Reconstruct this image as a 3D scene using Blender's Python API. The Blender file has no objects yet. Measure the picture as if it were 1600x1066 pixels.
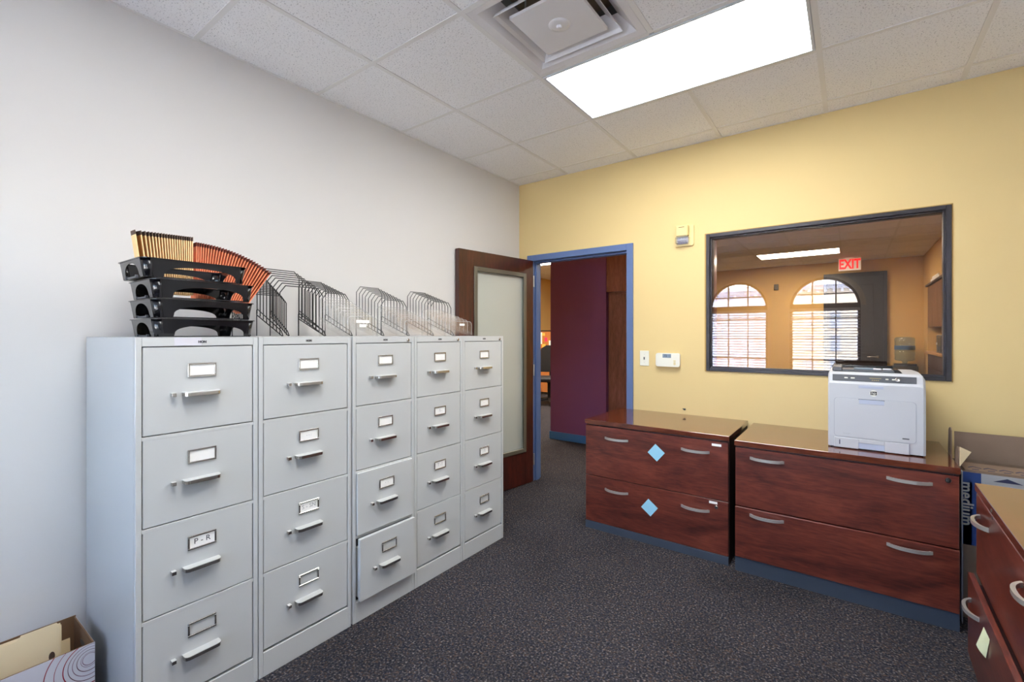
import bpy, bmesh, math, random
from mathutils import Matrix, Vector
random.seed(7)
PI = math.pi
SC = bpy.context.scene
COL = SC.collection

# ------------------------------------------------------------------ camera, sky, sun, exposure
cam_d = bpy.data.cameras.new('camera')
cam = bpy.data.objects.new('camera', cam_d); COL.objects.link(cam)
cam.location = (2.4674, -3.4502, 1.3257)
cam.rotation_euler = (PI/2, 0, 0.6365)
cam_d.sensor_width = 36.0
cam_d.lens = 36.0*715.95/1600
cam_d.shift_y = -9.675/1600
cam_d.clip_start = 0.02; cam_d.clip_end = 500
SC.camera = cam

world = bpy.data.worlds.new('sky'); SC.world = world; world.use_nodes = True
wn = world.node_tree.nodes; wl = world.node_tree.links
bg = wn['Background']
sky = wn.new('ShaderNodeTexSky'); sky.sky_type = 'NISHITA'; sky.sun_disc = False
sky.sun_elevation = math.radians(52); sky.sun_rotation = 0.0
sky.dust_density = 4.0; sky.ozone_density = 0.4
wl.new(sky.outputs['Color'], bg.inputs['Color'])
SKY_STRENGTH = 6.5
bg.inputs['Strength'].default_value = SKY_STRENGTH
sun_d = bpy.data.lights.new('sun', 'SUN'); sun = bpy.data.objects.new('sun', sun_d); COL.objects.link(sun)
sun_d.energy = 165.0; sun_d.angle = math.radians(0.6); sun_d.color = (1.0, 0.985, 0.96)
sun.rotation_euler = (math.radians(-40), 0, math.radians(18))
LAMP = 19.0            # radiance of the troffer lenses
LAMP_NEXT = 38.0
SC.view_settings.view_transform = 'Standard'
SC.view_settings.look = 'None'
SC.view_settings.gamma = 1.0
SC.view_settings.use_curve_mapping = False
SC.view_settings.exposure = 0.22
SC.cycles.use_denoising = True
SC.cycles.max_bounces = 12; SC.cycles.diffuse_bounces = 6; SC.cycles.glossy_bounces = 5
SC.cycles.transparent_max_bounces = 128; SC.cycles.transmission_bounces = 8
SC.cycles.sample_clamp_indirect = 6.0
SC.cycles.caustics_reflective = False; SC.cycles.caustics_refractive = False

# ------------------------------------------------------------------ materials
def lin(r, g, b):
    f = lambda c: (c/255/12.92) if c/255 <= 0.04045 else ((c/255+0.055)/1.055)**2.4
    return (f(r), f(g), f(b), 1.0)

def mat(name, col, rough=0.5, metal=0.0, var=0.0, vscale=8.0, bump=0.0, bscale=200.0, coat=0.0, spec=0.5, stretch=None):
    m = bpy.data.materials.new(name); m.use_nodes = True
    N = m.node_tree.nodes; L = m.node_tree.links; p = N['Principled BSDF']
    c = lin(*col)
    p.inputs['Base Color'].default_value = c
    p.inputs['Roughness'].default_value = rough
    p.inputs['Metallic'].default_value = metal
    p.inputs['Specular IOR Level'].default_value = spec
    p.inputs['Coat Weight'].default_value = coat
    p.inputs['Coat Roughness'].default_value = 0.08
    tc = N.new('ShaderNodeTexCoord'); mp = N.new('ShaderNodeMapping')
    L.new(tc.outputs['Object'], mp.inputs['Vector'])
    if stretch: mp.inputs['Scale'].default_value = stretch
    if var > 0:
        n = N.new('ShaderNodeTexNoise'); n.inputs['Scale'].default_value = vscale; n.inputs['Detail'].default_value = 5
        L.new(mp.outputs['Vector'], n.inputs['Vector'])
        r = N.new('ShaderNodeMapRange'); r.inputs['From Min'].default_value = 0.25; r.inputs['From Max'].default_value = 0.75
        r.inputs['To Min'].default_value = 1-var; r.inputs['To Max'].default_value = 1+var
        L.new(n.outputs['Fac'], r.inputs['Value'])
        v = N.new('ShaderNodeVectorMath'); v.operation = 'SCALE'; v.inputs[0].default_value = c[:3]
        L.new(r.outputs['Result'], v.inputs['Scale']); L.new(v.outputs['Vector'], p.inputs['Base Color'])
    if bump > 0:
        n2 = N.new('ShaderNodeTexNoise'); n2.inputs['Scale'].default_value = bscale; n2.inputs['Detail'].default_value = 3
        L.new(mp.outputs['Vector'], n2.inputs['Vector'])
        b = N.new('ShaderNodeBump'); b.inputs['Strength'].default_value = bump; b.inputs['Distance'].default_value = 0.002
        L.new(n2.outputs['Fac'], b.inputs['Height']); L.new(b.outputs['Normal'], p.inputs['Normal'])
    return m

def emit(name, col, strength):
    m = bpy.data.materials.new(name); m.use_nodes = True
    p = m.node_tree.nodes['Principled BSDF']
    p.inputs['Base Color'].default_value = (0.8, 0.8, 0.8, 1)
    p.inputs['Emission Color'].default_value = lin(*col); p.inputs['Emission Strength'].default_value = strength
    return m

def clear(name, tint, base=0.04, rough=0.0, ior=1.5, haze=0.0, grey=(0.8, 0.82, 0.82)):
    """thin sheet glass: tinted see-through plus a Fresnel mirror"""
    m = bpy.data.materials.new(name); m.use_nodes = True
    N = m.node_tree.nodes; L = m.node_tree.links; N.remove(N['Principled BSDF'])
    out = N['Material Output']
    t = N.new('ShaderNodeBsdfTransparent'); t.inputs['Color'].default_value = (*tint, 1)
    g = N.new('ShaderNodeBsdfGlossy'); g.inputs['Roughness'].default_value = rough
    g.inputs['Color'].default_value = (1, 1, 1, 1)
    # Schlick reflectance from the true viewing angle (the sheet is not refracting, so both faces count alike)
    ge = N.new('ShaderNodeNewGeometry'); dt = N.new('ShaderNodeVectorMath'); dt.operation = 'DOT_PRODUCT'
    L.new(ge.outputs['Incoming'], dt.inputs[0]); L.new(ge.outputs['Normal'], dt.inputs[1])
    def mth(op, a, b, cl=False):
        n = N.new('ShaderNodeMath'); n.operation = op; n.use_clamp = cl
        for i, v in enumerate((a, b)):
            if v is None: continue
            if hasattr(v, 'node'): L.new(v, n.inputs[i])
            else: n.inputs[i].default_value = v
        return n.outputs[0]
    c_ = mth('SUBTRACT', 1.0, mth('ABSOLUTE', dt.outputs['Value'], None), True)
    f0 = ((ior-1)/(ior+1))**2+base
    fac = mth('ADD', mth('MULTIPLY', mth('POWER', c_, 5.0), 1-f0), f0, True)
    mx = N.new('ShaderNodeMixShader'); L.new(fac, mx.inputs['Fac'])
    if haze > 0:
        d = N.new('ShaderNodeBsdfDiffuse'); d.inputs['Color'].default_value = (*grey, 1)
        m2 = N.new('ShaderNodeMixShader'); m2.inputs['Fac'].default_value = haze
        L.new(t.outputs[0], m2.inputs[1]); L.new(d.outputs[0], m2.inputs[2]); L.new(m2.outputs[0], mx.inputs[1])
    else:
        L.new(t.outputs[0], mx.inputs[1])
    L.new(g.outputs[0], mx.inputs[2]); L.new(mx.outputs[0], out.inputs['Surface'])
    return m

def wood(name, dark, mid, light, scale=(1.5, 6.5, 6.5), rough=0.3, coat=0.3, big=1.0):
    m = bpy.data.materials.new(name); m.use_nodes = True
    N = m.node_tree.nodes; L = m.node_tree.links; p = N['Principled BSDF']
    tc = N.new('ShaderNodeTexCoord'); mp = N.new('ShaderNodeMapping'); mp.inputs['Scale'].default_value = scale
    L.new(tc.outputs['Object'], mp.inputs['Vector'])
    n1 = N.new('ShaderNodeTexNoise'); n1.inputs['Scale'].default_value = 1.3*big; n1.inputs['Detail'].default_value = 6
    n1.inputs['Distortion'].default_value = 1.6; n1.inputs['Roughness'].default_value = 0.6
    L.new(mp.outputs['Vector'], n1.inputs['Vector'])
    mp2 = N.new('ShaderNodeMapping'); mp2.inputs['Scale'].default_value = tuple(s*7 if i else s*4 for i, s in enumerate(scale))
    L.new(tc.outputs['Object'], mp2.inputs['Vector'])
    n2 = N.new('ShaderNodeTexNoise'); n2.inputs['Scale'].default_value = 2.5; n2.inputs['Detail'].default_value = 4
    L.new(mp2.outputs['Vector'], n2.inputs['Vector'])
    mix = N.new('ShaderNodeMath'); mix.operation = 'MULTIPLY_ADD'; mix.inputs[1].default_value = 0.35
    L.new(n2.outputs['Fac'], mix.inputs[0])
    sc = N.new('ShaderNodeMath'); sc.operation = 'MULTIPLY'; sc.inputs[1].default_value = 0.65
    L.new(n1.outputs['Fac'], sc.inputs[0]); L.new(sc.outputs[0], mix.inputs[2])
    r = N.new('ShaderNodeValToRGB'); e = r.color_ramp.elements
    e[0].position = 0.36; e[0].color = lin(*dark); e[1].position = 0.66; e[1].color = lin(*light)
    x = e.new(0.5); x.color = lin(*mid)
    L.new(mix.outputs[0], r.inputs['Fac']); L.new(r.outputs['Color'], p.inputs['Base Color'])
    p.inputs['Roughness'].default_value = rough; p.inputs['Coat Weight'].default_value = coat; p.inputs['Coat Roughness'].default_value = 0.06
    return m

def carpet(name):
    m = bpy.data.materials.new(name); m.use_nodes = True
    N = m.node_tree.nodes; L = m.node_tree.links; p = N['Principled BSDF']
    tc = N.new('ShaderNodeTexCoord')
    n1 = N.new('ShaderNodeTexNoise'); n1.inputs['Scale'].default_value = 115; n1.inputs['Detail'].default_value = 3
    n2 = N.new('ShaderNodeTexVoronoi'); n2.inputs['Scale'].default_value = 150
    n3 = N.new('ShaderNodeTexNoise'); n3.inputs['Scale'].default_value = 1.6; n3.inputs['Detail'].default_value = 3
    for n in (n1, n2, n3): L.new(tc.outputs['Object'], n.inputs['Vector'])
    r = N.new('ShaderNodeValToRGB'); e = r.color_ramp.elements; r.color_ramp.interpolation = 'LINEAR'
    e[0].position = 0.30; e[0].color = lin(20, 21, 27); e[1].position = 0.70; e[1].color = lin(160, 152, 148)
    for pos, c in ((0.42, (37, 38, 45)), (0.50, (56, 55, 60)), (0.56, (68, 66, 69)), (0.60, (92, 88, 91))):
        x = e.new(pos); x.color = lin(*c)
    L.new(n1.outputs['Fac'], r.inputs['Fac'])
    sep = N.new('ShaderNodeSeparateColor'); L.new(n2.outputs['Color'], sep.inputs['Color'])
    r2 = N.new('ShaderNodeValToRGB'); r2.color_ramp.interpolation = 'CONSTANT'; e = r2.color_ramp.elements
    e[0].position = 0; e[0].color = lin(30, 33, 44); e[1].position = 0.92; e[1].color = lin(100, 78, 62)
    for pos, c in ((0.25, (50, 50, 55)), (0.45, (32, 37, 56)), (0.6, (66, 62, 64)), (0.78, (72, 62, 56))):
        x = e.new(pos); x.color = lin(*c)
    L.new(sep.outputs[0], r2.inputs['Fac'])
    mx = N.new('ShaderNodeMixRGB'); mx.inputs['Fac'].default_value = 0.45
    L.new(r.outputs['Color'], mx.inputs[1]); L.new(r2.outputs['Color'], mx.inputs[2])
    # soft worn / soiled patches
    mr = N.new('ShaderNodeMapRange'); mr.inputs['From Min'].default_value = 0.33; mr.inputs['From Max'].default_value = 0.55
    mr.inputs['To Min'].default_value = 0.72; mr.inputs['To Max'].default_value = 1.0
    L.new(n3.outputs['Fac'], mr.inputs['Value'])
    v = N.new('ShaderNodeVectorMath'); v.operation = 'SCALE'
    L.new(mx.outputs['Color'], v.inputs[0]); L.new(mr.outputs['Result'], v.inputs['Scale'])
    L.new(v.outputs['Vector'], p.inputs['Base Color'])
    p.inputs['Roughness'].default_value = 0.95; p.inputs['Specular IOR Level'].default_value = 0.1
    b = N.new('ShaderNodeBump'); b.inputs['Strength'].default_value = 0.8; b.inputs['Distance'].default_value = 0.004
    L.new(n1.outputs['Fac'], b.inputs['Height']); L.new(b.outputs['Normal'], p.inputs['Normal'])
    return m

def tile_mat(name, col, pit):
    m = bpy.data.materials.new(name); m.use_nodes = True
    N = m.node_tree.nodes; L = m.node_tree.links; p = N['Principled BSDF']
    geo = N.new('ShaderNodeNewGeometry')
    n1 = N.new('ShaderNodeTexNoise'); n1.inputs['Scale'].default_value = 150; n1.inputs['Detail'].default_value = 3
    L.new(geo.outputs['Position'], n1.inputs['Vector'])
    r = N.new('ShaderNodeValToRGB'); e = r.color_ramp.elements
    e[0].position = 0.30; e[0].color = lin(*pit); e[1].position = 0.42; e[1].color = lin(*col)
    L.new(n1.outputs['Fac'], r.inputs['Fac']); L.new(r.outputs['Color'], p.inputs['Base Color'])
    p.inputs['Roughness'].default_value = 0.95; p.inputs['Specular IOR Level'].default_value = 0.1
    b = N.new('ShaderNodeBump'); b.inputs['Strength'].default_value = 0.5; b.inputs['Distance'].default_value = 0.003
    L.new(n1.outputs['Fac'], b.inputs['Height']); L.new(b.outputs['Normal'], p.inputs['Normal'])
    return m

M = {}
M['white_wall'] = mat('white_wall', (214, 212, 210), 0.85, var=0.01, vscale=2, bump=0.08, bscale=260, spec=0.2)
M['yellow_wall'] = mat('yellow_wall', (216, 193, 140), 0.8, var=0.012, vscale=2, bump=0.08, bscale=260, spec=0.25)
M['tan_wall'] = mat('tan_wall', (214, 176, 112), 0.8, bump=0.06, bscale=260, spec=0.2)
M['purple_wall'] = mat('purple_wall', (110, 68, 112), 0.7, var=0.02, vscale=3, bump=0.06, bscale=260, spec=0.3)
M['blue_base'] = mat('blue_base', (48, 100, 164), 0.5)
M['blue_frame'] = mat('blue_frame', (84, 106, 150), 0.38, spec=0.5, bump=0.03, bscale=90)
M['tile'] = tile_mat('ceiling_tile', (246, 246, 248), (186, 186, 190))
M['grid'] = mat('ceiling_grid', (232, 231, 230), 0.5)
M['plenum'] = mat('plenum', (120, 120, 120), 0.9)
M['carpet'] = carpet('carpet')
M['cab'] = mat('cabinet_paint', (192, 194, 194), 0.30, spec=0.5, bump=0.03, bscale=600)
M['cab_gap'] = mat('gap_shade', (70, 72, 76), 0.7)  # shade of the drawer gaps put into the colour
M['chrome'] = mat('chrome', (200, 198, 194), 0.22, metal=1.0)
M['chrome_top'] = mat('chrome_lit_top', (222, 222, 220), 0.35, metal=0.45)  # paler chrome copy, light on handle and latch tops put into the colour
M['nickel'] = mat('brushed_nickel', (204, 202, 198), 0.34, metal=0.75, bump=0.05, bscale=500)
M['paper'] = mat('paper', (244, 243, 240), 0.8, var=0.01, vscale=40)
M['ink'] = mat('ink', (52, 52, 58), 0.8)
M['faint_ink'] = mat('faint_ink', (170, 170, 174), 0.8)
M['emblem'] = mat('emblem', (70, 70, 74), 0.4, metal=0.6)
M['cherry'] = wood('cherry_wood', (64, 28, 23), (97, 43, 33), (122, 60, 45), rough=0.28, coat=0.25)
M['cherry_top'] = wood('cherry_top', (70, 30, 20), (94, 44, 28), (116, 60, 40), rough=0.14, coat=0.8)
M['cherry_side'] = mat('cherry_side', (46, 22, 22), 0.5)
M['slate'] = mat('slate_plinth', (58, 66, 80), 0.5)
M['mahogany'] = wood('mahogany', (40, 12, 8), (60, 19, 12), (78, 29, 19), scale=(7, 7, 0.9), rough=0.3, coat=0.3)
M['door_metal'] = mat('door_light_frame', (104, 100, 88), 0.4, metal=0.3)
M['glass_door'] = clear('door_glass', (0.92, 0.95, 0.90), base=0.02, rough=0.25, haze=0.55, grey=(0.72, 0.75, 0.70))
M['glass_int'] = clear('interior_glazing', (0.86, 0.81, 0.76), base=0.025)
M['glass_ext'] = clear('window_glass', (0.96, 0.97, 0.98), base=0.0)
M['frame_dark'] = mat('dark_frame', (37, 35, 41), 0.42, metal=0.2)
M['wood_stop'] = mat('tan_stop', (168, 134, 70), 0.6)
M['black_plastic'] = mat('black_plastic', (12, 13, 18), 0.22, spec=0.4, coat=0.25)
M['grey_plastic'] = mat('dark_grey_plastic', (72, 74, 80), 0.4)
M['printer'] = mat('printer_shell', (192, 194, 199), 0.4, var=0.008, vscale=5, bump=0.02, bscale=800)
M['printer_line'] = mat('printer_seam', (150, 154, 166), 0.5)
M['printer_recess'] = mat('printer_recess', (178, 186, 206), 0.5)
M['led'] = mat('gold_led', (200, 180, 96), 0.5)
M['black'] = mat('black_wire', (26, 26, 27), 0.4)
M['steel_wire'] = mat('grey_wire', (88, 88, 90), 0.35, metal=0.5)
M['acrylic'] = clear('clear_acrylic', (0.985, 0.985, 0.985), base=0.005, rough=0.02, haze=0.02, grey=(0.95, 0.95, 0.94))
M['acrylic_glint'] = clear('acrylic_glint', (0.96, 0.965, 0.965), base=0.08, rough=0.1, haze=0.40, grey=(0.97, 0.97, 0.97))  # milky white tone stands in for glints on the plate edges
M['tan_light'] = mat('tan_paper_lit', (240, 204, 148), 0.8)  # lit fold edges of the tan pleats, painted paler
M['orange_light'] = mat('orange_paper_lit', (232, 138, 98), 0.8)  # lit fold edges of the orange pleats, painted paler
M['tan_file'] = mat('tan_paper_shaded', (184, 134, 74), 0.8, var=0.06, vscale=30)  # tan pleat valleys, their shade put into the colour
M['tan_edge'] = mat('brown_binding', (78, 58, 48), 0.8)
M['orange_file'] = mat('orange_paper_shaded', (138, 52, 26), 0.8, var=0.06, vscale=30)  # orange pleat valleys, darkened to carry their shade
M['orange_edge'] = mat('rust_binding', (104, 40, 26), 0.8)
M['card'] = mat('cardboard', (122, 102, 86), 0.9, var=0.05, vscale=12, bump=0.1, bscale=60)
M['card_dark'] = mat('cardboard_inside', (118, 88, 62), 0.9, var=0.06, vscale=12)
M['card_white'] = mat('white_board', (206, 204, 212), 0.6)
M['manila'] = mat('manila', (242, 220, 178), 0.75, var=0.02, vscale=10)
M['box_blue'] = mat('box_blue_print', (34, 60, 116), 0.8, var=0.05, vscale=20)
M['box_navy'] = mat('box_navy_print', (42, 44, 74), 0.8)
M['box_grey'] = mat('box_white_print', (158, 158, 160), 0.85)
M['sticky_blue'] = mat('blue_note', (150, 204, 226), 0.8, var=0.02, vscale=60)
M['sticky_edge'] = mat('note_edge', (206, 226, 234), 0.8)
M['sticky_green'] = mat('green_note', (226, 234, 196), 0.8, var=0.02, vscale=60)
M['cream_plastic'] = mat('cream_plastic', (226, 214, 170), 0.45)
M['strobe_body'] = mat('strobe_body', (222, 200, 140), 0.5)
M['white_plastic'] = mat('white_plastic', (228, 228, 216), 0.4)
M['lcd'] = mat('lcd', (128, 146, 164), 0.25)
M['lens_clear'] = clear('strobe_lens', (0.86, 0.88, 0.92), base=0.12, rough=0.05, haze=0.1)
M['tube'] = mat('flash_tube', (206, 208, 226), 0.2, metal=0.3)
M['diff_white'] = mat('diffuser_paint', (228, 226, 228), 0.45)
M['duct'] = mat('duct_inside', (120, 108, 96), 0.8)
M['foil'] = mat('foil_duct', (170, 172, 176), 0.3, metal=0.8, bump=0.5, bscale=40)
M['troffer'] = mat('troffer_frame', (206, 210, 216), 0.4)
M['lens'] = emit('lamp_lens', (252, 252, 250), LAMP)
M['lens_next'] = emit('lamp_lens_next', (255, 247, 232), LAMP_NEXT)
M['exit_red'] = emit('exit_letters', (255, 24, 34), 1.1)
M['exit_red'].node_tree.nodes['Principled BSDF'].inputs['Base Color'].default_value = (0.6, 0.01, 0.02, 1)
M['exit_body'] = emit('exit_panel', (236, 220, 190), 0.25)
M['dark_door'] = mat('dark_door', (27, 23, 29), 0.35, var=0.04, vscale=6)
M['bottle'] = clear('water_bottle', (0.72, 0.82, 0.86), base=0.04, rough=0.03, haze=0.08, grey=(0.5, 0.65, 0.75))
M['bottle_blue'] = mat('blue_label', (58, 92, 128), 0.5)
M['kitchen_wood'] = wood('kitchen_wood', (98, 64, 40), (120, 80, 52), (140, 96, 64), scale=(8, 8, 1), rough=0.45, coat=0.1)
M['kitchen_dark'] = mat('kitchen_dark', (64, 40, 38), 0.5)
M['kitchen_grey'] = mat('splash_grey', (92, 88, 84), 0.5)
M['tan_wood'] = mat('counter_edge', (186, 138, 84), 0.5)
M['panel_wood'] = wood('panel_wood', (96, 50, 40), (116, 66, 54), (134, 82, 66), scale=(8, 8, 1), rough=0.4, coat=0.15)
M['panel_dark'] = wood('panel_dark', (84, 48, 48), (106, 64, 62), (124, 80, 78), scale=(8, 8, 1), rough=0.35, coat=0.2)
M['cork'] = mat('cork', (196, 124, 62), 0.9, var=0.08, vscale=30)
M['chair_black'] = mat('chair_black', (24, 22, 24), 0.7)
M['pink'] = mat('pink_note', (226, 62, 110), 0.8)
M['yellow_note'] = mat('yellow_note', (240, 200, 90), 0.8)
M['blind'] = mat('blind_slat', (206, 208, 216), 0.45)
M['bronze'] = mat('bronze_muntin', (74, 66, 66), 0.5)
M['arch_trim'] = mat('arch_trim', (236, 226, 206), 0.6)
M['fac_white'] = mat('facade_white', (172, 184, 208), 0.85, var=0.02, vscale=0.3)
M['fac_cream'] = mat('facade_cream', (196, 190, 178), 0.85, var=0.02, vscale=0.3)
M['fac_trim'] = mat('facade_trim', (184, 192, 210), 0.8)
M['fac_glass'] = mat('facade_glass', (104, 114, 132), 0.2)
M['shutter'] = mat('facade_shutter', (132, 126, 142), 0.7)
M['street'] = mat('street', (196, 194, 190), 0.9, var=0.05, vscale=0.5)

def rings_mat(name, cy, cz):
    """white carton board with printed concentric rings (flat print on the box's long side)"""
    m = bpy.data.materials.new(name); m.use_nodes = True
    N = m.node_tree.nodes; L = m.node_tree.links; p = N['Principled BSDF']
    tc = N.new('ShaderNodeTexCoord'); sp = N.new('ShaderNodeSeparateXYZ'); L.new(tc.outputs['Object'], sp.inputs[0])
    def mth(op, a, b=None):
        n = N.new('ShaderNodeMath'); n.operation = op
        for i, v in enumerate((a, b)):
            if v is None: continue
            if hasattr(v, 'node'): L.new(v, n.inputs[i])
            else: n.inputs[i].default_value = v
        return n.outputs[0]
    dy = mth('SUBTRACT', sp.outputs['Y'], cy); dz = mth('SUBTRACT', sp.outputs['Z'], cz)
    # rings drift downwards as they grow
    d0 = mth('SQRT', mth('ADD', mth('POWER', dy, 2.0), mth('POWER', dz, 2.0)))
    dz2 = mth('ADD', dz, mth('MULTIPLY', d0, 0.25))
    d = mth('SQRT', mth('ADD', mth('POWER', dy, 2.0), mth('POWER', dz2, 2.0)))
    r = N.new('ShaderNodeValToRGB'); r.color_ramp.interpolation = 'CONSTANT'; e = r.color_ramp.elements
    W = lin(206, 204, 212); G = lin(120, 84, 104); R = lin(140, 10, 40); D = lin(78, 22, 44)
    e[0].position = 0; e[0].color = W
    stops = []
    for rad, c, w in ((0.017, G, .0022), (0.022, G, .0012), (0.032, D, .0018), (0.043, G, .0016), (0.054, D, .0018), (0.066, R, .0026), (0.088, R, .002), (0.112, R, .003)):
        stops += [(rad/0.15, c), ((rad+w)/0.15, W)]
    e[1].position = stops[0][0]; e[1].color = stops[0][1]
    for pos, c in stops[1:]:
        x = e.new(pos); x.color = c
    L.new(mth('DIVIDE', d, 0.15), r.inputs['Fac']); L.new(r.outputs['Color'], p.inputs['Base Color'])
    p.inputs['Roughness'].default_value = 0.6
    return m

# ------------------------------------------------------------------ geometry helper
class G:
    def __init__(s): s.v = []; s.f = []; s.mi = []; s.sm = []; s.mats = []; s.cur = 0
    def m(s, key):
        k = M[key] if isinstance(key, str) else key
        if k not in s.mats: s.mats.append(k)
        s.cur = s.mats.index(k); return s
    def add(s, vs, fs, smooth=False, T=None):
        o = len(s.v)
        s.v += [tuple(T @ Vector(q)) if T is not None else tuple(q) for q in vs]
        for f in fs:
            s.f.append([o+i for i in f]); s.mi.append(s.cur); s.sm.append(smooth)
        return s
    def box(s, x0, x1, y0, y1, z0, z1, b=0.0, T=None):
        lo = (min(x0, x1), min(y0, y1), min(z0, z1)); hi = (max(x0, x1), max(y0, y1), max(z0, z1))
        b = min(b, 0.45*min(hi[i]-lo[i] for i in range(3)))
        if b <= 0:
            vs = [(lo[0] if i & 1 == 0 else hi[0], lo[1] if i & 2 == 0 else hi[1], lo[2] if i & 4 == 0 else hi[2]) for i in range(8)]
            return s.add(vs, [(0, 2, 3, 1), (4, 5, 7, 6), (0, 1, 5, 4), (2, 6, 7, 3), (0, 4, 6, 2), (1, 3, 7, 5)], T=T)
        vs = []; idx = {}
        for a in range(3):
            for sx in (0, 1):
                for sy in (0, 1):
                    for sz in (0, 1):
                        sg = (sx, sy, sz); c = [hi[i] if sg[i] else lo[i] for i in range(3)]
                        for i in range(3):
                            if i != a: c[i] += -b if sg[i] else b
                        idx[(a, sg)] = len(vs); vs.append(tuple(c))
        fs = []
        for a in range(3):
            o = [i for i in range(3) if i != a]
            for sa in (0, 1):
                q = []
                for u, v in ((0, 0), (1, 0), (1, 1), (0, 1)):
                    sg = [0]*3; sg[a] = sa; sg[o[0]] = u; sg[o[1]] = v; q.append(idx[(a, tuple(sg))])
                fs.append(q)
            # edges running along axis a, between faces o0 and o1
            for u in (0, 1):
                for v in (0, 1):
                    q = []
                    for ax, w in ((o[0], 0), (o[0], 1), (o[1], 1), (o[1], 0)):
                        sg = [0]*3; sg[a] = w; sg[o[0]] = u; sg[o[1]] = v; q.append(idx[(ax, tuple(sg))])
                    fs.append(q)
        for sx in (0, 1):
            for sy in (0, 1):
                for sz in (0, 1): fs.append([idx[(a, (sx, sy, sz))] for a in range(3)])
        return s.add(vs, fs, T=T)
    def prism(s, poly, axis, a, b, T=None, smooth=False):
        n = len(poly)
        mk = {'x': lambda p, c: (c, p[0], p[1]), 'y': lambda p, c: (p[0], c, p[1]), 'z': lambda p, c: (p[0], p[1], c)}[axis]
        vs = [mk(p, a) for p in poly] + [mk(p, b) for p in poly]
        fs = [list(range(n)), list(range(n, 2*n))[::-1]]
        s.add(vs, fs, T=T)
        s.add(vs, [(i, (i+1) % n, n+(i+1) % n, n+i) for i in range(n)], smooth=smooth, T=T)
        return s
    def tube(s, pts, r, n=8, closed=False, T=None):
        pts = [Vector(p) for p in pts]; k = len(pts); vs = []; fs = []
        up = None
        for i, p in enumerate(pts):
            if closed: d = (pts[(i+1) % k]-pts[i-1])
            elif i == 0: d = pts[1]-p
            elif i == k-1: d = p-pts[i-1]
            else: d = (pts[i+1]-p).normalized()+(p-pts[i-1]).normalized()
            d.normalize()
            if up is None:
                up = Vector((0, 0, 1)) if abs(d.z) < 0.9 else Vector((1, 0, 0))
            side = d.cross(up).normalized(); up2 = side.cross(d).normalized(); up = up2
            rr = r[i] if isinstance(r, (list, tuple)) else r
            for j in range(n):
                a = 2*PI*j/n; vs.append(p+side*math.cos(a)*rr+up2*math.sin(a)*rr)
        m_ = k if closed else k-1
        for i in range(m_):
            for j in range(n):
                a, b = i*n+j, i*n+(j+1) % n; c, d_ = ((i+1) % k)*n+(j+1) % n, ((i+1) % k)*n+j
                fs.append((a, b, c, d_))
        s.add(vs, fs, smooth=True, T=T)
        if not closed: s.add([vs[j] for j in range(n)]+[vs[(k-1)*n+j] for j in range(n)], [list(range(n))[::-1], list(range(n, 2*n))], T=T)
        return s
    def lathe(s, prof, n=24, T=None, smooth=True):
        vs = []; fs = []
        for r, z in prof:
            for j in range(n):
                a = 2*PI*j/n; vs.append((r*math.cos(a), r*math.sin(a), z))
        for i in range(len(prof)-1):
            for j in range(n): fs.append((i*n+j, i*n+(j+1) % n, (i+1)*n+(j+1) % n, (i+1)*n+j))
        s.add(vs, fs, smooth=smooth, T=T)
        k = len(prof)-1
        s.add([vs[j] for j in range(n)]+[vs[k*n+j] for j in range(n)], [list(range(n))[::-1], list(range(n, 2*n))], T=T)
        return s
    def mesh(s, name, recalc=True):
        me = bpy.data.meshes.new(name); me.from_pydata(s.v, [], s.f)
        for m_ in s.mats: me.materials.append(m_)
        me.polygons.foreach_set('material_index', s.mi); me.polygons.foreach_set('use_smooth', s.sm)
        if recalc:
            bm = bmesh.new(); bm.from_mesh(me)
            bmesh.ops.recalc_face_normals(bm, faces=bm.faces[:]); bm.to_mesh(me); bm.free()
        me.update(); return me

def obj(name, g, parent=None, loc=None, rot=None):
    me = g if isinstance(g, bpy.types.Mesh) else g.mesh(name)
    o = bpy.data.objects.new(name, me); COL.objects.link(o)
    if parent is not None: o.parent = parent
    if loc is not None: o.location = loc
    if rot is not None: o.rotation_euler = rot
    return o
def tag(o, label, cat, group=None):
    o['label'] = label; o['category'] = cat
    if group: o['group'] = group
    return o
def thing(name, label, cat, loc=(0, 0, 0), rz=0.0, group=None):
    o = bpy.data.objects.new(name, None); COL.objects.link(o); o.empty_display_size = 0.05
    o.location = loc; o.rotation_euler = (0, 0, rz)
    return tag(o, label, cat, group)
def struct(name, g, parent=None):
    o = obj(name, g, parent); o['kind'] = 'structure'; return o
def copy_tree(o, parent=None):
    c = o.copy(); COL.objects.link(c)
    if parent is not None: c.parent = parent
    for ch in list(o.children): copy_tree(ch, c)
    return c
def text_mesh(txt, size, m, T, depth=0.0006, space=1.0, bold=0.0):
    cu = bpy.data.curves.new('t', 'FONT'); cu.body = txt; cu.size = size; cu.extrude = depth/2; cu.align_x = 'CENTER'; cu.align_y = 'CENTER'
    cu.space_character = space; cu.offset = bold; cu.resolution_u = 3
    ob = bpy.data.objects.new('t', cu)
    me = bpy.data.meshes.new_from_object(ob)
    bpy.data.objects.remove(ob); bpy.data.curves.remove(cu)
    me.transform(T); me.materials.clear(); me.materials.append(M[m]); return me
def add_mesh(g, me, key):
    g.m(key); g.add([v.co[:] for v in me.vertices], [list(p.vertices) for p in me.polygons])
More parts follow.
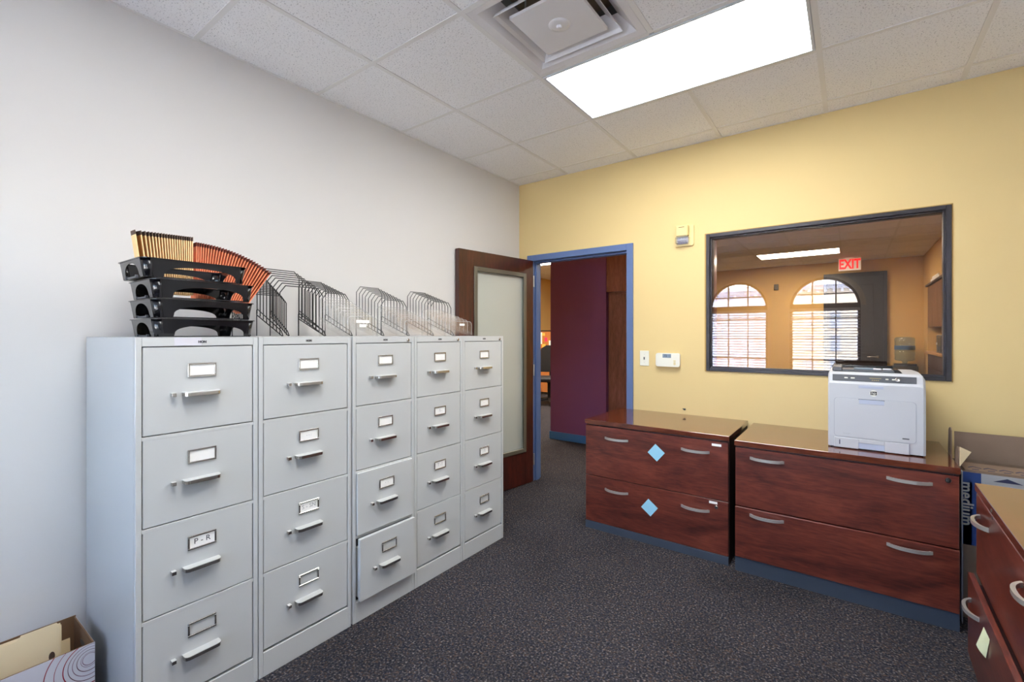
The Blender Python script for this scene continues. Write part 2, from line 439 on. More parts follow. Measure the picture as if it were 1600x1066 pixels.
# text orientation: text lies in XY facing +Z
def face_px(y, z, x): # reads along +y, facing +x
    return Matrix(((0, 0, 1, x), (1, 0, 0, y), (0, 1, 0, z), (0, 0, 0, 1)))
def face_ny(x, z, y): # reads along +x, facing -y
    return Matrix(((1, 0, 0, x), (0, 0, -1, y), (0, 1, 0, z), (0, 0, 0, 1)))
def arc(cx, cy, r, a0, a1, n):
    return [(cx+r*math.cos(a0+(a1-a0)*i/n), cy+r*math.sin(a0+(a1-a0)*i/n)) for i in range(n+1)]
def rrect(x0, x1, y0, y1, r, n=5):
    return arc(x1-r, y0+r, r, -PI/2, 0, n)+arc(x1-r, y1-r, r, 0, PI/2, n)+arc(x0+r, y1-r, r, PI/2, PI, n)+arc(x0+r, y0+r, r, PI, 1.5*PI, n)

# ------------------------------------------------------------------ room shell
H = 2.704; XR = 3.49; YN = -5.0; WT = 0.12; YB = 7.22; XL2 = -3.6
struct('floor', G().m('carpet').box(-0.12, XR+0.12, YN-0.15, 0.0, -0.12, 0))
struct('floor_hall', G().m('carpet').box(XL2-0.12, XR+0.6, 0.0, YB+0.15, -0.12, 0))
struct('wall_left', G().m('white_wall').box(-0.12, 0, YN-0.15, 0, 0, H+0.06))
struct('wall_right', G().m('white_wall').box(XR, XR+0.12, YN-0.15, 0, 0, H+0.06))
# far wall (yellow) with door and glazing openings
DX0, DX1, DZ = 0.15, 1.048, 1.992
GX0, GX1, GZ0, GZ1 = 1.640, 2.912, 1.070, 2.040
def far_wall(y0, y1, key):
    g = G().m(key)
    g.box(-0.12, DX0-0.03, y0, y1, 0, H+0.06); g.box(DX0-0.03, DX1+0.03, y0, y1, DZ+0.03, H+0.06)
    g.box(DX1+0.03, GX0, y0, y1, 0, H+0.06); g.box(GX0, GX1, y0, y1, 0, GZ0); g.box(GX0, GX1, y0, y1, GZ1, H+0.06)
    g.box(GX1, XR+0.12, y0, y1, 0, H+0.06); return g
struct('wall_far', far_wall(0, 0.06, 'yellow_wall'))
struct('wall_far_back', far_wall(0.06, WT, 'tan_wall'))

# near wall with two arched windows
WINX = (0.920, 2.135); WR = 0.452; WZS = 1.766; WZ0 = 0.74
def near_wall():
    g = G().m('white_wall'); y0, y1 = YN-0.15, YN
    xs = [-0.12, WINX[0]-WR, WINX[0]+WR, WINX[1]-WR, WINX[1]+WR, XR+0.12]
    for a, b in ((0, 1), (2, 3), (4, 5)): g.box(xs[a], xs[b], y0, y1, 0, H+0.06)
    for c in WINX:
        g.box(c-WR, c+WR, y0, y1, 0, WZ0)
        p = arc(c, WZS, WR, PI, 0, 28)
        for i in range(28):
            (xa, za), (xb, zb) = p[i], p[i+1]
            g.prism([(xa, za), (xb, zb), (xb, H+0.06), (xa, H+0.06)], 'y', y0, y1)
    return g
struct('wall_near', near_wall())

# hall side
g = G().m('tan_wall'); g.box(XL2-0.12, -0.12, 0, WT, 0, H+0.06); struct('wall_hall_near', g)
struct('wall_hall_left', G().m('tan_wall').box(XL2-0.12, XL2, WT, YB+0.15, 0, H+0.06))
struct('wall_hall_far', G().m('tan_wall').box(XL2, XR+0.6, YB, YB+0.15, 0, H+0.06))
for b_ in ((XR, XR+0.12, WT, 4.6, 0, H+0.06), (XR, XR+0.12, 4.6, 6.72, 2.15, H+0.06), (XR, XR+0.12, 6.72, YB, 0, H+0.06), (XR+0.36, XR+0.48, 4.5, 6.82, 0, 2.27),
           (XR+0.12, XR+0.36, 4.48, 4.6, 0, 2.27), (XR+0.12, XR+0.36, 6.72, 6.84, 0, 2.27), (XR+0.12, XR+0.36, 4.6, 6.72, 2.15, 2.27)):
    struct('wall_hall_right', G().m('tan_wall').box(*b_))
# purple partition
pw = struct('wall_purple', G().m('purple_wall').box(-0.622, 0.145, 1.56, 3.0, 0, H))
struct('baseboard_hall', G().m('blue_base').box(-0.634, 0.145, 1.548, 1.56, 0, 0.097, 0.003).box(-0.634, -0.622, 1.56, 3.0, 0, 0.097, 0.003))

# ------------------------------------------------------------------ suspended ceilings
def ceiling(name, xs, ys, skip, z=H, thick=0.10):
    root = struct(name, G().m('plenum').box(xs[0]-0.12, xs[-1]+0.12, ys[-1]-0.15, ys[0]+0.02, z+0.14, z+0.14+thick))
    cache = {}
    for i in range(len(xs)-1):
        for j in range(len(ys)-1):
            if (i, j) in skip: continue
            w = round(xs[i+1]-xs[i], 4); d = round(ys[j]-ys[j+1], 4)
            if (w, d) not in cache:
                cache[(w, d)] = G().m('tile').box(-w/2+0.004, w/2-0.004, -d/2+0.004, d/2-0.004, 0.0, 0.018, 0.002).mesh('ceiling_tile')
            obj('ceiling_tile', cache[(w, d)], root, loc=((xs[i]+xs[i+1])/2, (ys[j]+ys[j+1])/2, z+0.0035))
    for i in range(1, len(xs)-1):
        x = xs[i]; runs = []; start = ys[0]
        for j in range(len(ys)-1):
            if (i-1, j) in skip and (i, j) in skip:      # a fixture spans this runner
                runs.append((ys[j], start)); start = ys[j+1]
        runs.append((ys[-1], start))
        for a, b in runs:
            obj('grid_runner', G().m('grid').box(x-0.012, x+0.012, a, b, z, z+0.003).box(x-0.002, x+0.002, a, b, z+0.003, z+0.04), root)
    for y in ys[1:-1]:
        g = G().m('grid')
        for i in range(len(xs)-1): # cross tees between the runners
            g.box(xs[i]+0.012, xs[i+1]-0.012, y-0.0115, y+0.0115, z+0.0002, z+0.003)
        obj('cross_tee', g, root)
    g = G().m('grid')
    g.box(xs[0], xs[0]+0.014, ys[-1], ys[0], z+0.0004, z+0.003); g.box(xs[-1]-0.014, xs[-1], ys[-1], ys[0], z+0.0004, z+0.003)
    g.box(xs[0], xs[-1], ys[0]-0.014, ys[0], z+0.0006, z+0.003); g.box(xs[0], xs[-1], ys[-1], ys[-1]+0.014, z+0.0006, z+0.003)
    obj('wall_angle', g, root)
    return root
T2 = 0.6096
cx = [0.0]+[0.5157+T2*k for k in range(5)]+[XR]
cy = [0.0]+[-(0.1708+T2*k) for k in range(8)]+[YN]
LIGHT1 = {(2, 2), (3, 2)}; LIGHT2 = {(2, 5), (3, 5)}; DIFF = {(2, 3)}
ceiling('ceiling', cx, cy, LIGHT1 | LIGHT2 | DIFF)
hx = [-3.6]+[0.5157+T2*k for k in range(-6, 5)]+[XR]
hy = [YB]+[6.06-T2*k for k in range(-1, 9)]+[WT]
NL = {(8, 2), (9, 2)}; NL2 = {(2, 5), (3, 5)}; NL3 = {(8, 8), (9, 8), (2, 8), (3, 8)}
ceiling('ceiling_hall', hx, hy, NL | NL2 | NL3)

def troffer(x0, x1, y0, y1, label, lens):
    t = thing('ceiling_light', label, 'ceiling light', ((x0+x1)/2, (y0+y1)/2, H), 0)
    w = (x1-x0)/2-0.014; d = (y1-y0)/2-0.014
    g = G().m('troffer')
    for a, b, c, e in ((-w, w, -d, -d+0.014), (-w, w, d-0.014, d), (-w, -w+0.014, -d+0.014, d-0.014), (w-0.014, w, -d+0.014, d-0.014)):
        g.box(a, b, c, e, -0.004, 0.012, 0.002)
    g.box(-w, w, -d, d, 0.08, 0.09); g.box(-w, -w+0.004, -d, d, 0.012, 0.08); g.box(w-0.004, w, -d, d, 0.012, 0.08)
    g.box(-w, w, -d, -d+0.004, 0.012, 0.08); g.box(-w, w, d-0.004, d, 0.012, 0.08)
    obj('light_frame', g, t)
    obj('light_lens', G().m(lens).box(-w+0.014, w-0.014, -d+0.014, d-0.014, 0.004, 0.007), t)
    return t
troffer(cx[2], cx[4], cy[3], cy[2], 'large lit fluorescent ceiling panel in the tiled ceiling beside the square air vent', 'lens')
troffer(cx[2], cx[4], cy[6], cy[5], 'second ceiling panel above the viewer, unseen, added to brighten the room', 'lens')  # unseen lamp, assumed and added for brightness
troffer(hx[8], hx[10], hy[3], hy[2], 'long lit ceiling panel seen through the dark framed interior window', 'lens_next')
troffer(hx[2], hx[4], hy[6], hy[5], 'lit ceiling panel glimpsed at the top of the doorway left of the purple wall', 'lens_next')
troffer(hx[8], hx[10], hy[9], hy[8], 'unseen hall ceiling panel just beyond the yellow wall, added to light the hall', 'lens_next')  # added lamp kept out of view, lights the hall

# square plaque air diffuser
troffer(hx[2], hx[4], hy[9], hy[8], 'unseen hall ceiling panel left of the purple partition, added to brighten the passage', 'lens_next')  # another unseen lamp added to brighten the hall
def diffuser():
    x0, x1, y0, y1 = cx[2], cx[3], cy[4], cy[3]
    t = thing('air_diffuser', 'white square stepped air vent with open duct next to the lit ceiling panel', 'air vent', ((x0+x1)/2, (y0+y1)/2, H))
    s = T2/2-0.013
    def cone(g, s0, z0, s1, z1, th=0.002):
        a = [(-s0, -s0, z0), (s0, -s0, z0), (s0, s0, z0), (-s0, s0, z0), (-s1, -s1, z1), (s1, -s1, z1), (s1, s1, z1), (-s1, s1, z1)]
        b = [(p[0], p[1], p[2]+th) for p in a]
        g.add(a+b, [(i, (i+1) % 4, 4+(i+1) % 4, 4+i) for i in range(4)]+[(8+i, 12+i, 12+(i+1) % 4, 8+(i+1) % 4) for i in range(4)]
              + [(i, 8+i, 8+(i+1) % 4, (i+1) % 4) for i in range(4)]+[(4+i, 4+(i+1) % 4, 12+(i+1) % 4, 12+i) for i in range(4)])
    g = G().m('diff_white'); cone(g, s, 0.0, s-0.035, 0.004); cone(g, s-0.035, 0.004, s-0.1, 0.075); obj('outer_cone', g, t)
    g = G().m('diff_white'); cone(g, 0.208, -0.004, 0.20, 0.012); cone(g, 0.20, 0.012, 0.152, 0.062); obj('middle_cone', g, t)
    g = G().m('diff_white')
    q = 0.158; g.box(-q, q, -q, q, -0.006, -0.003, 0.001)
    for a, b, c, e in ((-q, q, -q, -q+0.003), (-q, q, q-0.003, q), (-q, -q+0.003, -q, q), (q-0.003, q, -q, q)): g.box(a, b, c, e, -0.005, 0.008)
    pl = obj('plaque', g, t)
    obj('plaque_boss', G().m('diff_white').lathe([(0.048, -0.0061), (0.046, -0.009), (0.03, -0.012), (0.012, -0.012)], 28), pl)
    obj('plaque_knob', G().m('diff_white').lathe([(0.012, -0.012), (0.011, -0.019), (0.006, -0.021)], 16), pl)
    for x, y in ((0.10, -0.10), (-0.10, -0.12), (0.10, 0.10), (-0.10, 0.10)): obj('hanger_wire', G().m('foil').tube([(x, y, 0.01), (x, y, 0.075)], 0.004), t)
    obj('duct', G().m('duct').box(-0.19, 0.19, -0.19, 0.19, 0.120, 0.124), t)
diffuser()

# ------------------------------------------------------------------ door frame, door, interior window
def door_frame():
    g = G().m('blue_frame')
    for s, x in ((1, DX0), (-1, DX1)): # jambs wrap the wall: face, lining, stop
        a, b = sorted((x, x-s*0.052)); g.box(a, b, -0.016, 0.0, 0, DZ+0.052, 0.002); g.box(a, b, WT, WT+0.016, 0, DZ+0.052, 0.002)
        a, b = sorted((x, x-s*0.03)); g.box(a, b, 0.0, WT, 0, DZ+0.03)
        a, b = sorted((x, x+s*0.016)); g.box(a, b, 0.038, 0.095, 0, DZ, 0.002)
    g.box(DX0, DX1, -0.016, 0, DZ, DZ+0.052, 0.002); g.box(DX0, DX1, WT, WT+0.016, DZ, DZ+0.052, 0.002)
    g.box(DX0, DX1, 0, WT, DZ, DZ+0.03); g.box(DX0+0.016, DX1-0.016, 0.038, 0.095, DZ-0.016, DZ, 0.002)
    return g
struct('trim_1', door_frame())

def open_door():
    W_, TH, HT = 0.858, 0.044, 1.984
    root = bpy.data.objects.new('door_1', None); COL.objects.link(root); root['kind'] = 'structure'
    # hinge at left jamb; leaf runs along local +x, face towards the room is local +y... rotated open into the room
    root.location = (DX0+0.018, -0.018, 0.008); root.rotation_euler = (0, 0, math.radians(-97.7))
    # local y>0 faces +x of the room
    l0, l1, lz0, lz1 = 0.105, 0.700, 0.292, 1.853
    g = G().m('mahogany')
    g.box(0, l0, -TH, 0, 0, HT, 0.001); g.box(l1, W_, -TH, 0, 0, HT, 0.001)
    g.box(l0, l1, -TH, 0, 0, lz0, 0); g.box(l0, l1, -TH, 0, lz1, HT, 0)
    obj('door_leaf', g, root)
    g = G().m('door_metal'); f = 0.036
    for y0, y1 in ((-0.002, 0.010), (-TH-0.010, -TH+0.002)):
        g.box(l0-0.008, l0+f-0.008, y0, y1, lz0-0.008, lz1+0.008, 0.003); g.box(l1-f+0.008, l1+0.008, y0, y1, lz0-0.008, lz1+0.008, 0.003)
        g.box(l0+f-0.008, l1-f+0.008, y0, y1, lz0-0.008, lz0+f-0.008, 0.003); g.box(l0+f-0.008, l1-f+0.008, y0, y1, lz1-f+0.008, lz1+0.008, 0.003)
    obj('vision_frame', g, root)
    obj('glass_pane', G().m('glass_door').box(l0, l1, -0.025, -0.019, lz0, lz1), root)
    g = G().m('nickel')
    for z in (0.2, 1.0, 1.8): g.tube([(-0.004, 0.004, z-0.05), (-0.004, 0.004, z+0.05)], 0.006, 10)
    obj('hinge', g, root)
    g = G().m('nickel')
    for s in (1, -1):
        y = 0.0 if s > 0 else -TH
        T = Matrix.Translation((W_-0.065, y, 0.96)) @ Matrix.Rotation(-s*PI/2, 4, 'X')
        g.lathe([(0.026, 0), (0.026, 0.006), (0.011, 0.009), (0.010, 0.045)], 18, T=T)
        g.tube([(W_-0.065, y+s*0.045, 0.96), (W_-0.12, y+s*0.047, 0.96), (W_-0.175, y+s*0.043, 0.96)], [0.009, 0.008, 0.007], 10)
    obj('door_handle', g, root)
open_door()

def interior_window():
    g = G().m('frame_dark'); f = 0.024
    g.box(GX0, GX0+f, -0.010, WT+0.010, GZ0, GZ1, 0.002); g.box(GX1-f, GX1, -0.010, WT+0.010, GZ0, GZ1, 0.002)
    g.box(GX0+f, GX1-f, -0.010, WT+0.010, GZ0, GZ0+f, 0.002); g.box(GX0+f, GX1-f, -0.010, WT+0.010, GZ1-f, GZ1, 0.002)
    w = struct('window_1', g)
    g = G().m('wood_stop')
    g.box(GX0-0.010, GX0, -0.004, 0.0, GZ0-0.004, GZ1+0.006); g.box(GX1, GX1+0.006, -0.004, 0.0, GZ0-0.004, GZ1+0.006); g.box(GX0-0.01, GX1+0.006, -0.004, 0, GZ1, GZ1+0.006)
    obj('caulk_edge', g, w)
    g = G().m('frame_dark')
    for y0, y1 in ((0.012, 0.026), (0.034, 0.048)):
        a = 0.008
        g.box(GX0+f, GX0+f+a, y0, y1, GZ0+f, GZ1-f); g.box(GX1-f-a, GX1-f, y0, y1, GZ0+f, GZ1-f)
        g.box(GX0+f+a, GX1-f-a, y0, y1, GZ0+f, GZ0+f+a); g.box(GX0+f+a, GX1-f-a, y0, y1, GZ1-f-a, GZ1-f)
    obj('glazing_bead', g, w)
    obj('glass_pane', G().m('glass_int').box(GX0+f, GX1-f, 0.027, 0.033, GZ0+f, GZ1-f), w)
interior_window()

# arched exterior windows with blinds (behind the viewer, mirrored in the glazing)
def arched_window(n, c):
    y0, y1 = YN-0.11, YN-0.07; g = G().m('bronze')
    r2 = WR-0.035
    for i in range(24):
        a0, a1 = PI-PI*i/24, PI-PI*(i+1)/24
        g.prism([(c+WR*math.cos(a0), WZS+WR*math.sin(a0)), (c+WR*math.cos(a1), WZS+WR*math.sin(a1)), (c+r2*math.cos(a1), WZS+r2*math.sin(a1)), (c+r2*math.cos(a0), WZS+r2*math.sin(a0))], 'y', y0, y1)
    g.box(c-WR, c-r2, y0, y1, WZ0, WZS); g.box(c+r2, c+WR, y0, y1, WZ0, WZS); g.box(c-r2, c+r2, y0, y1, WZ0, WZ0+0.035)
    w = struct('window_%d' % n, g)
    g = G().m('bronze'); g.box(c-r2, c+r2, y0, y1, WZS-0.03, WZS+0.045); obj('transom_bar', g, w)
    for k in (-1, 1):
        x = c+k*WR/3; top = WZS+math.sqrt(r2**2-(x-c)**2)
        obj('muntin', G().m('bronze').box(x-0.008, x+0.008, y0, y1, WZ0+0.035, WZS-0.03).box(x-0.008, x+0.008, y0, y1, WZS+0.045, top), w)
    for z in (1.96,):
        hw = math.sqrt(r2**2-(z-WZS)**2); obj('muntin', G().m('bronze').box(c-hw, c+hw, y0, y1, z-0.008, z+0.008), w)
    for z in (1.585, 1.26, 0.93): obj('muntin', G().m('bronze').box(c-r2, c+r2, y0, y1, z-0.008, z+0.008), w)
    pane = [(c-r2, WZ0+0.035), (c+r2, WZ0+0.035)]+arc(c, WZS, r2, 0, PI, 24)
    obj('glass_pane', G().m('glass_ext').prism(pane, 'y', YN-0.092, YN-0.088), w)
    obj('window_sill', G().m('arch_trim').box(c-WR-0.05, c+WR+0.05, YN, YN+0.05, WZ0-0.025, WZ0, 0.004).box(c-WR, c+WR, YN-0.06, YN, WZ0-0.005, WZ0+0.002), w)
    g = G().m('arch_trim')
    for i in range(24):
        a0, a1 = PI-PI*i/24, PI-PI*(i+1)/24; ro, ri = WR+0.065, WR
        g.prism([(c+ro*math.cos(a0), WZS+ro*math.sin(a0)), (c+ro*math.cos(a1), WZS+ro*math.sin(a1)), (c+ri*math.cos(a1), WZS+ri*math.sin(a1)), (c+ri*math.cos(a0), WZS+ri*math.sin(a0))], 'y', YN, YN+0.012)
    obj('arch_trim', g, w)
    b = thing('window_blind', 'white horizontal slat blind in the %s arched window' % ('left-hand' if n == 2 else 'right-hand'), 'window blind', (c, YN-0.03, 0), 0)
    obj('head_rail', G().m('blind').box(-WR+0.006, WR-0.006, -0.025, 0.025, WZS-0.075, WZS-0.03, 0.003), b)
    me = G().m('blind').prism([(-0.024, 0.0), (0.0, 0.003), (0.024, 0.0), (0.024, 0.0022), (0.0, 0.0052), (-0.024, 0.0022)], 'x', -WR+0.008, WR-0.008).mesh('slat')
    z = WZS-0.115
    while z > WZ0+0.05:
        obj('slat', me, b, loc=(0, 0, z), rot=(math.radians(13), 0, 0)); z -= 0.044
    obj('bottom_rail', G().m('blind').box(-WR+0.008, WR-0.008, -0.025, 0.025, WZ0+0.012, WZ0+0.03, 0.003), b)
    for x in (-0.3, 0.3): obj('ladder_cord', G().m('blind').tube([(x, 0.026, WZ0+0.03), (x, 0.026, WZS-0.07)], 0.0012, 5), b)
arched_window(2, WINX[0]); arched_window(3, WINX[1])

# ------------------------------------------------------------------ file cabinets
ZT = 1.318
def file_cabinet(y0, y1, label, cards, pulls=(0, 0, 0, 0), lock=True):
    W_ = y1-y0; D0, D1 = -0.615, 0.0                      # local x: front at 0
    t = thing('file_cabinet', label, 'file cabinet', (0.64, y0, 0), 0, 'row of grey file cabinets along the white wall')
    s = 0.017
    g = G().m('cab')
    g.box(D0, -0.02, 0.0005, 0.004, 0, ZT-0.002); g.box(D0, -0.02, W_-0.004, W_-0.0005, 0, ZT-0.002); g.box(D0, D0+0.004, 0.004, W_-0.004, 0, ZT-0.002)
    g.box(D0, 0.0, 0.0005, W_-0.0005, ZT-0.002, ZT, 0.0008)
    g.box(-0.02, 0.0, 0.0005, s, 0, ZT-0.002, 0.0015); g.box(-0.02, 0.0, W_-s, W_-0.0005, 0, ZT-0.002, 0.0015)
    g.box(-0.02, 0.0, s, W_-s, 1.287, ZT-0.002, 0.0015); g.box(-0.02, 0.0, s, W_-s, 0, 0.094, 0.0015)
    for k in range(3):
        zc = 0.988-0.298*k; g.box(-0.02, -0.001, s, W_-s, zc-0.006, zc+0.006, 0.001)
    obj('body', g, t)
    obj('gap_backing', G().m('cab_gap').box(-0.030, -0.024, 0.004, W_-0.004, 0.05, ZT-0.004), t)  # dark sheet stands in for shade behind the drawer gaps
    yc = W_/2
    for k in range(4):
        zt = 1.284-0.298*k; zb = zt-0.287; p = pulls[k]
        g = G().m('cab').box(-0.019+p, -0.0015+p, s+0.003, W_-s-0.003, zb, zt, 0.002)
        if p > 0.002: g.box(-0.4+p, -0.019+p, s+0.012, W_-s-0.012, zb+0.01, zt-0.05)
        d = obj('drawer', g, t)
        X = -0.0015+p; zl = zt-0.080; zh = zt-0.160
        a, b_, c, e = yc-0.044, yc+0.044, zl-0.024, zl+0.024
        g = G().m('chrome')
        g.box(X, X+0.005, a, b_, c, c+0.006, 0.0012); g.box(X, X+0.005, a, b_, e-0.006, e, 0.0012)
        g.box(X, X+0.005, a, a+0.006, c+0.006, e-0.006, 0.0012); g.box(X, X+0.005, b_-0.006, b_, c+0.006, e-0.006, 0.0012)
        obj('label_frame', g, d)
        if cards[k] is not None:
            g = G().m('paper').box(X+0.0002, X+0.0016, a+0.005, b_-0.005, c+0.005, e-0.005)
            txt, ink, size = cards[k]
            if txt: add_mesh(g, text_mesh(txt, size, ink, face_px(yc, zl+0.001, X+0.0018)), ink)
            obj('label_card', g, d)
        # D-shaped pull handle
        o_ = [(0, -0.056)]+arc(0.017, -0.041, 0.015, -PI/2, 0, 6)+arc(0.017, 0.041, 0.015, 0, PI/2, 6)+[(0, 0.056)]
        i_ = [(0, 0.051)]+arc(0.016, 0.040, 0.011, PI/2, 0, 5)+arc(0.016, -0.040, 0.011, 0, -PI/2, 5)+[(0, -0.051)]
        T = Matrix.Translation((X, yc-0.004, zh))
        obj('handle', G().m('chrome').prism(o_+i_, 'z', -0.0065, 0.0045, T=T).m('chrome_top').prism(o_, 'z', 0.0045, 0.0065, T=T), d)
        obj('thumb_latch', G().m('chrome').box(X, X+0.015, yc-0.093, yc-0.080, zh-0.006, zh+0.006, 0.0006).m('chrome_top').box(X, X+0.0152, yc-0.0932, yc-0.0798, zh+0.006, zh+0.0065), d)
    if lock:
        T = Matrix.Translation((0, W_-0.043, 1.2985)) @ Matrix.Rotation(PI/2, 4, 'Y')
        obj('lock', G().m('chrome').lathe([(0.0085, 0), (0.0085, 0.004), (0.006, 0.0065)], 16, T=T), t)
    g = G().m('emblem'); add_mesh(g, text_mesh('HON', 0.011, 'emblem', face_px(yc, 1.301, 0.0006), space=1.0, bold=0.0007), 'emblem')
    obj('emblem', g, t)
    return t
w_ = ('', 'ink', 0.02)
ys = (-2.9916, -2.616, -2.208, -2.201, -1.834, -1.4635, -1.073)
c1 = file_cabinet(ys[0], ys[1], 'grey four-drawer metal file cabinet under the black letter trays, with a P - R drawer card', (w_, w_, ('P - R', 'ink', 0.026), None), lock=False)
c2 = file_cabinet(ys[1]+0.002, ys[2], 'wide grey four-drawer file cabinet under the black wire sorters, second from the cardboard box', (w_, ('- - :', 'faint_ink', 0.016), ('S - SN', 'faint_ink', 0.024), None), lock=False)
c3 = file_cabinet(ys[3], ys[4], 'middle grey file cabinet of the row, its two lower drawers standing slightly open', (w_, w_, ('-  -', 'faint_ink', 0.018), None), pulls=(0, 0, 0.010, 0.030))
c4 = file_cabinet(ys[4]+0.001, ys[5], 'grey four-drawer file cabinet between the open-drawer cabinet and the end cabinet by the door', (w_, ('- S -', 'faint_ink', 0.02), ('T - l', 'faint_ink', 0.022), None))
c5 = file_cabinet(ys[5]+0.001, ys[6], 'last grey file cabinet of the row, beside the open mahogany door', (w_, ('- -', 'faint_ink', 0.018), ('- L', 'faint_ink', 0.022), None))
obj('label_sticker', G().m('card_white').box(0.0, 0.0006, 0.105, 0.185, 1.289, 1.316), c1)

# ------------------------------------------------------------------ letter trays
def tray_mesh_parts(parent):
    L_, D_, Ht, c = 0.325, 0.255, 0.062, 0.024   # along y, along x, height, corner chamfer; origin at centre of the floor
    tp = 0.010                                   # taper
    K = lambda z: tp*(1-z/Ht)
    def shell(pts, off):                          # extrude a wall polygon inwards by the vector off
        n = len(pts); b = [(p[0]+off[0], p[1]+off[1], p[2]) for p in pts]
        return G().m('black_plastic').add(pts+b, [list(range(n)), list(range(n, 2*n))[::-1]]+[(i, (i+1) % n, n+(i+1) % n, n+i) for i in range(n)])
    for sx in (1, -1):                            # long walls with a wide flat arch
        h = L_/2-c
        poly = [(-h, 0.0), (-0.103, 0.0)]+[(0.012+0.112*math.cos(PI-PI*i/18), 0.005+0.036*math.sin(PI*i/18)**0.62) for i in range(19)]+[(0.127, 0.0), (h, 0.0), (h, Ht), (-h, Ht)]
        obj('side_wall', shell([(sx*(D_/2-K(z)), y, z) for y, z in poly], (-sx*0.003, 0)), parent)
    for sy in (1, -1):                            # short walls with a round arch
        h = D_/2-c
        poly = [(-h, 0.0), (-0.076, 0.0)]+[(0.070*math.cos(PI-PI*i/14), 0.006+0.044*math.sin(PI*i/14)**0.7) for i in range(15)]+[(0.076, 0.0), (h, 0.0), (h, Ht), (-h, Ht)]
        obj('end_wall', shell([(x, sy*(L_/2-K(z)), z) for x, z in poly], (0, -sy*0.003)), parent)
    for sx in (1, -1):
        for sy in (1, -1):                        # rounded corners
            g = G().m('black_plastic'); ring = []
            for i in range(7):
                a = PI/2*i/6
                ring.append((D_/2-c+c*math.cos(a), L_/2-c+c*math.sin(a)))
            vs = [(sx*(x-K(z)*(1 if z == 0 else 0)*0.98), sy*(y-K(z)*(1 if z == 0 else 0)*0.98), z) for z in (0.0, Ht) for x, y in ring]
            vs += [(x-sx*0.003, y-sy*0.003, z) for x, y, z in vs]
            fs = [(i, i+1, 8+i, 7+i) for i in range(6)]+[(14+i, 21+i, 22+i, 15+i) for i in range(6)]+[(i, 14+i, 15+i, i+1) for i in range(6)]+[(7+i, 8+i, 22+i, 21+i) for i in range(6)]+[(0, 7, 21, 14), (6, 20, 27, 13)]
            g.add(vs, fs, smooth=True); obj('corner_post', g, parent)
    obj('tray_floor', G().m('black_plastic').box(-D_/2+tp+0.004, D_/2-tp-0.004, -L_/2+tp+0.004, L_/2-tp-0.004, 0.0, 0.003), parent)
    def octo(e):
        x, y, k = D_/2+e, L_/2+e, c+e*0.5; o = []
        for sx, sy, a0 in ((1, -1, -PI/2), (1, 1, 0), (-1, 1, PI/2), (-1, -1, PI)): o += arc(sx*(x-k), sy*(y-k), k, a0, a0+PI/2, 4)
        return o
    o, i_ = octo(0.004), octo(-0.006); n = len(o)
    vs = [(x, y, z) for z in (Ht-0.0025, Ht) for q in (o, i_) for x, y in q]
    fs = []
    for k in range(n):
        j = (k+1) % n
        fs += [(k, j, n+j, n+k), (2*n+k, 3*n+k, 3*n+j, 2*n+j), (k, 2*n+k, 2*n+j, j), (n+k, n+j, 3*n+j, 3*n+k)]
    obj('rim', G().m('black_plastic').add(vs, fs), parent)
    obj('clip', G().m('grey_plastic').box(-0.05, 0.05, -L_/2+tp*0.6, -L_/2+tp+0.002, 0.0, 0.006, 0.001).box(-0.055, -0.045, -L_/2+tp*0.3, -L_/2+tp, 0.0, 0.009, 0.001).box(0.045, 0.055, -L_/2+tp*0.3, -L_/2+tp, 0.0, 0.009, 0.001), parent)
tray_lab = ('bottom black letter tray standing on the near grey file cabinet', 'second black letter tray up from the file cabinet top',
            'third black letter tray up, just under the topmost tray', 'topmost black letter tray of the stack, shifted to the left')
tray0 = None
TX, TY = 0.485, -2.775
for k in range(4):
    pos = (TX+(0, -0.004, 0.003, 0.010)[k], TY+(0.0, -0.002, -0.004, -0.034)[k], ZT+0.0005+0.0665*k)
    rz = math.radians((0.0, 0.4, -0.3, 0.5)[k])
    if tray0 is None:
        t = tray0 = thing('letter_tray', tray_lab[0], 'letter tray', pos, rz, 'stack of black letter trays'); tray_mesh_parts(t)
    else:
        t = copy_tree(tray0); t.location = pos; t.rotation_euler = (0, 0, rz); t['label'] = tray_lab[k]

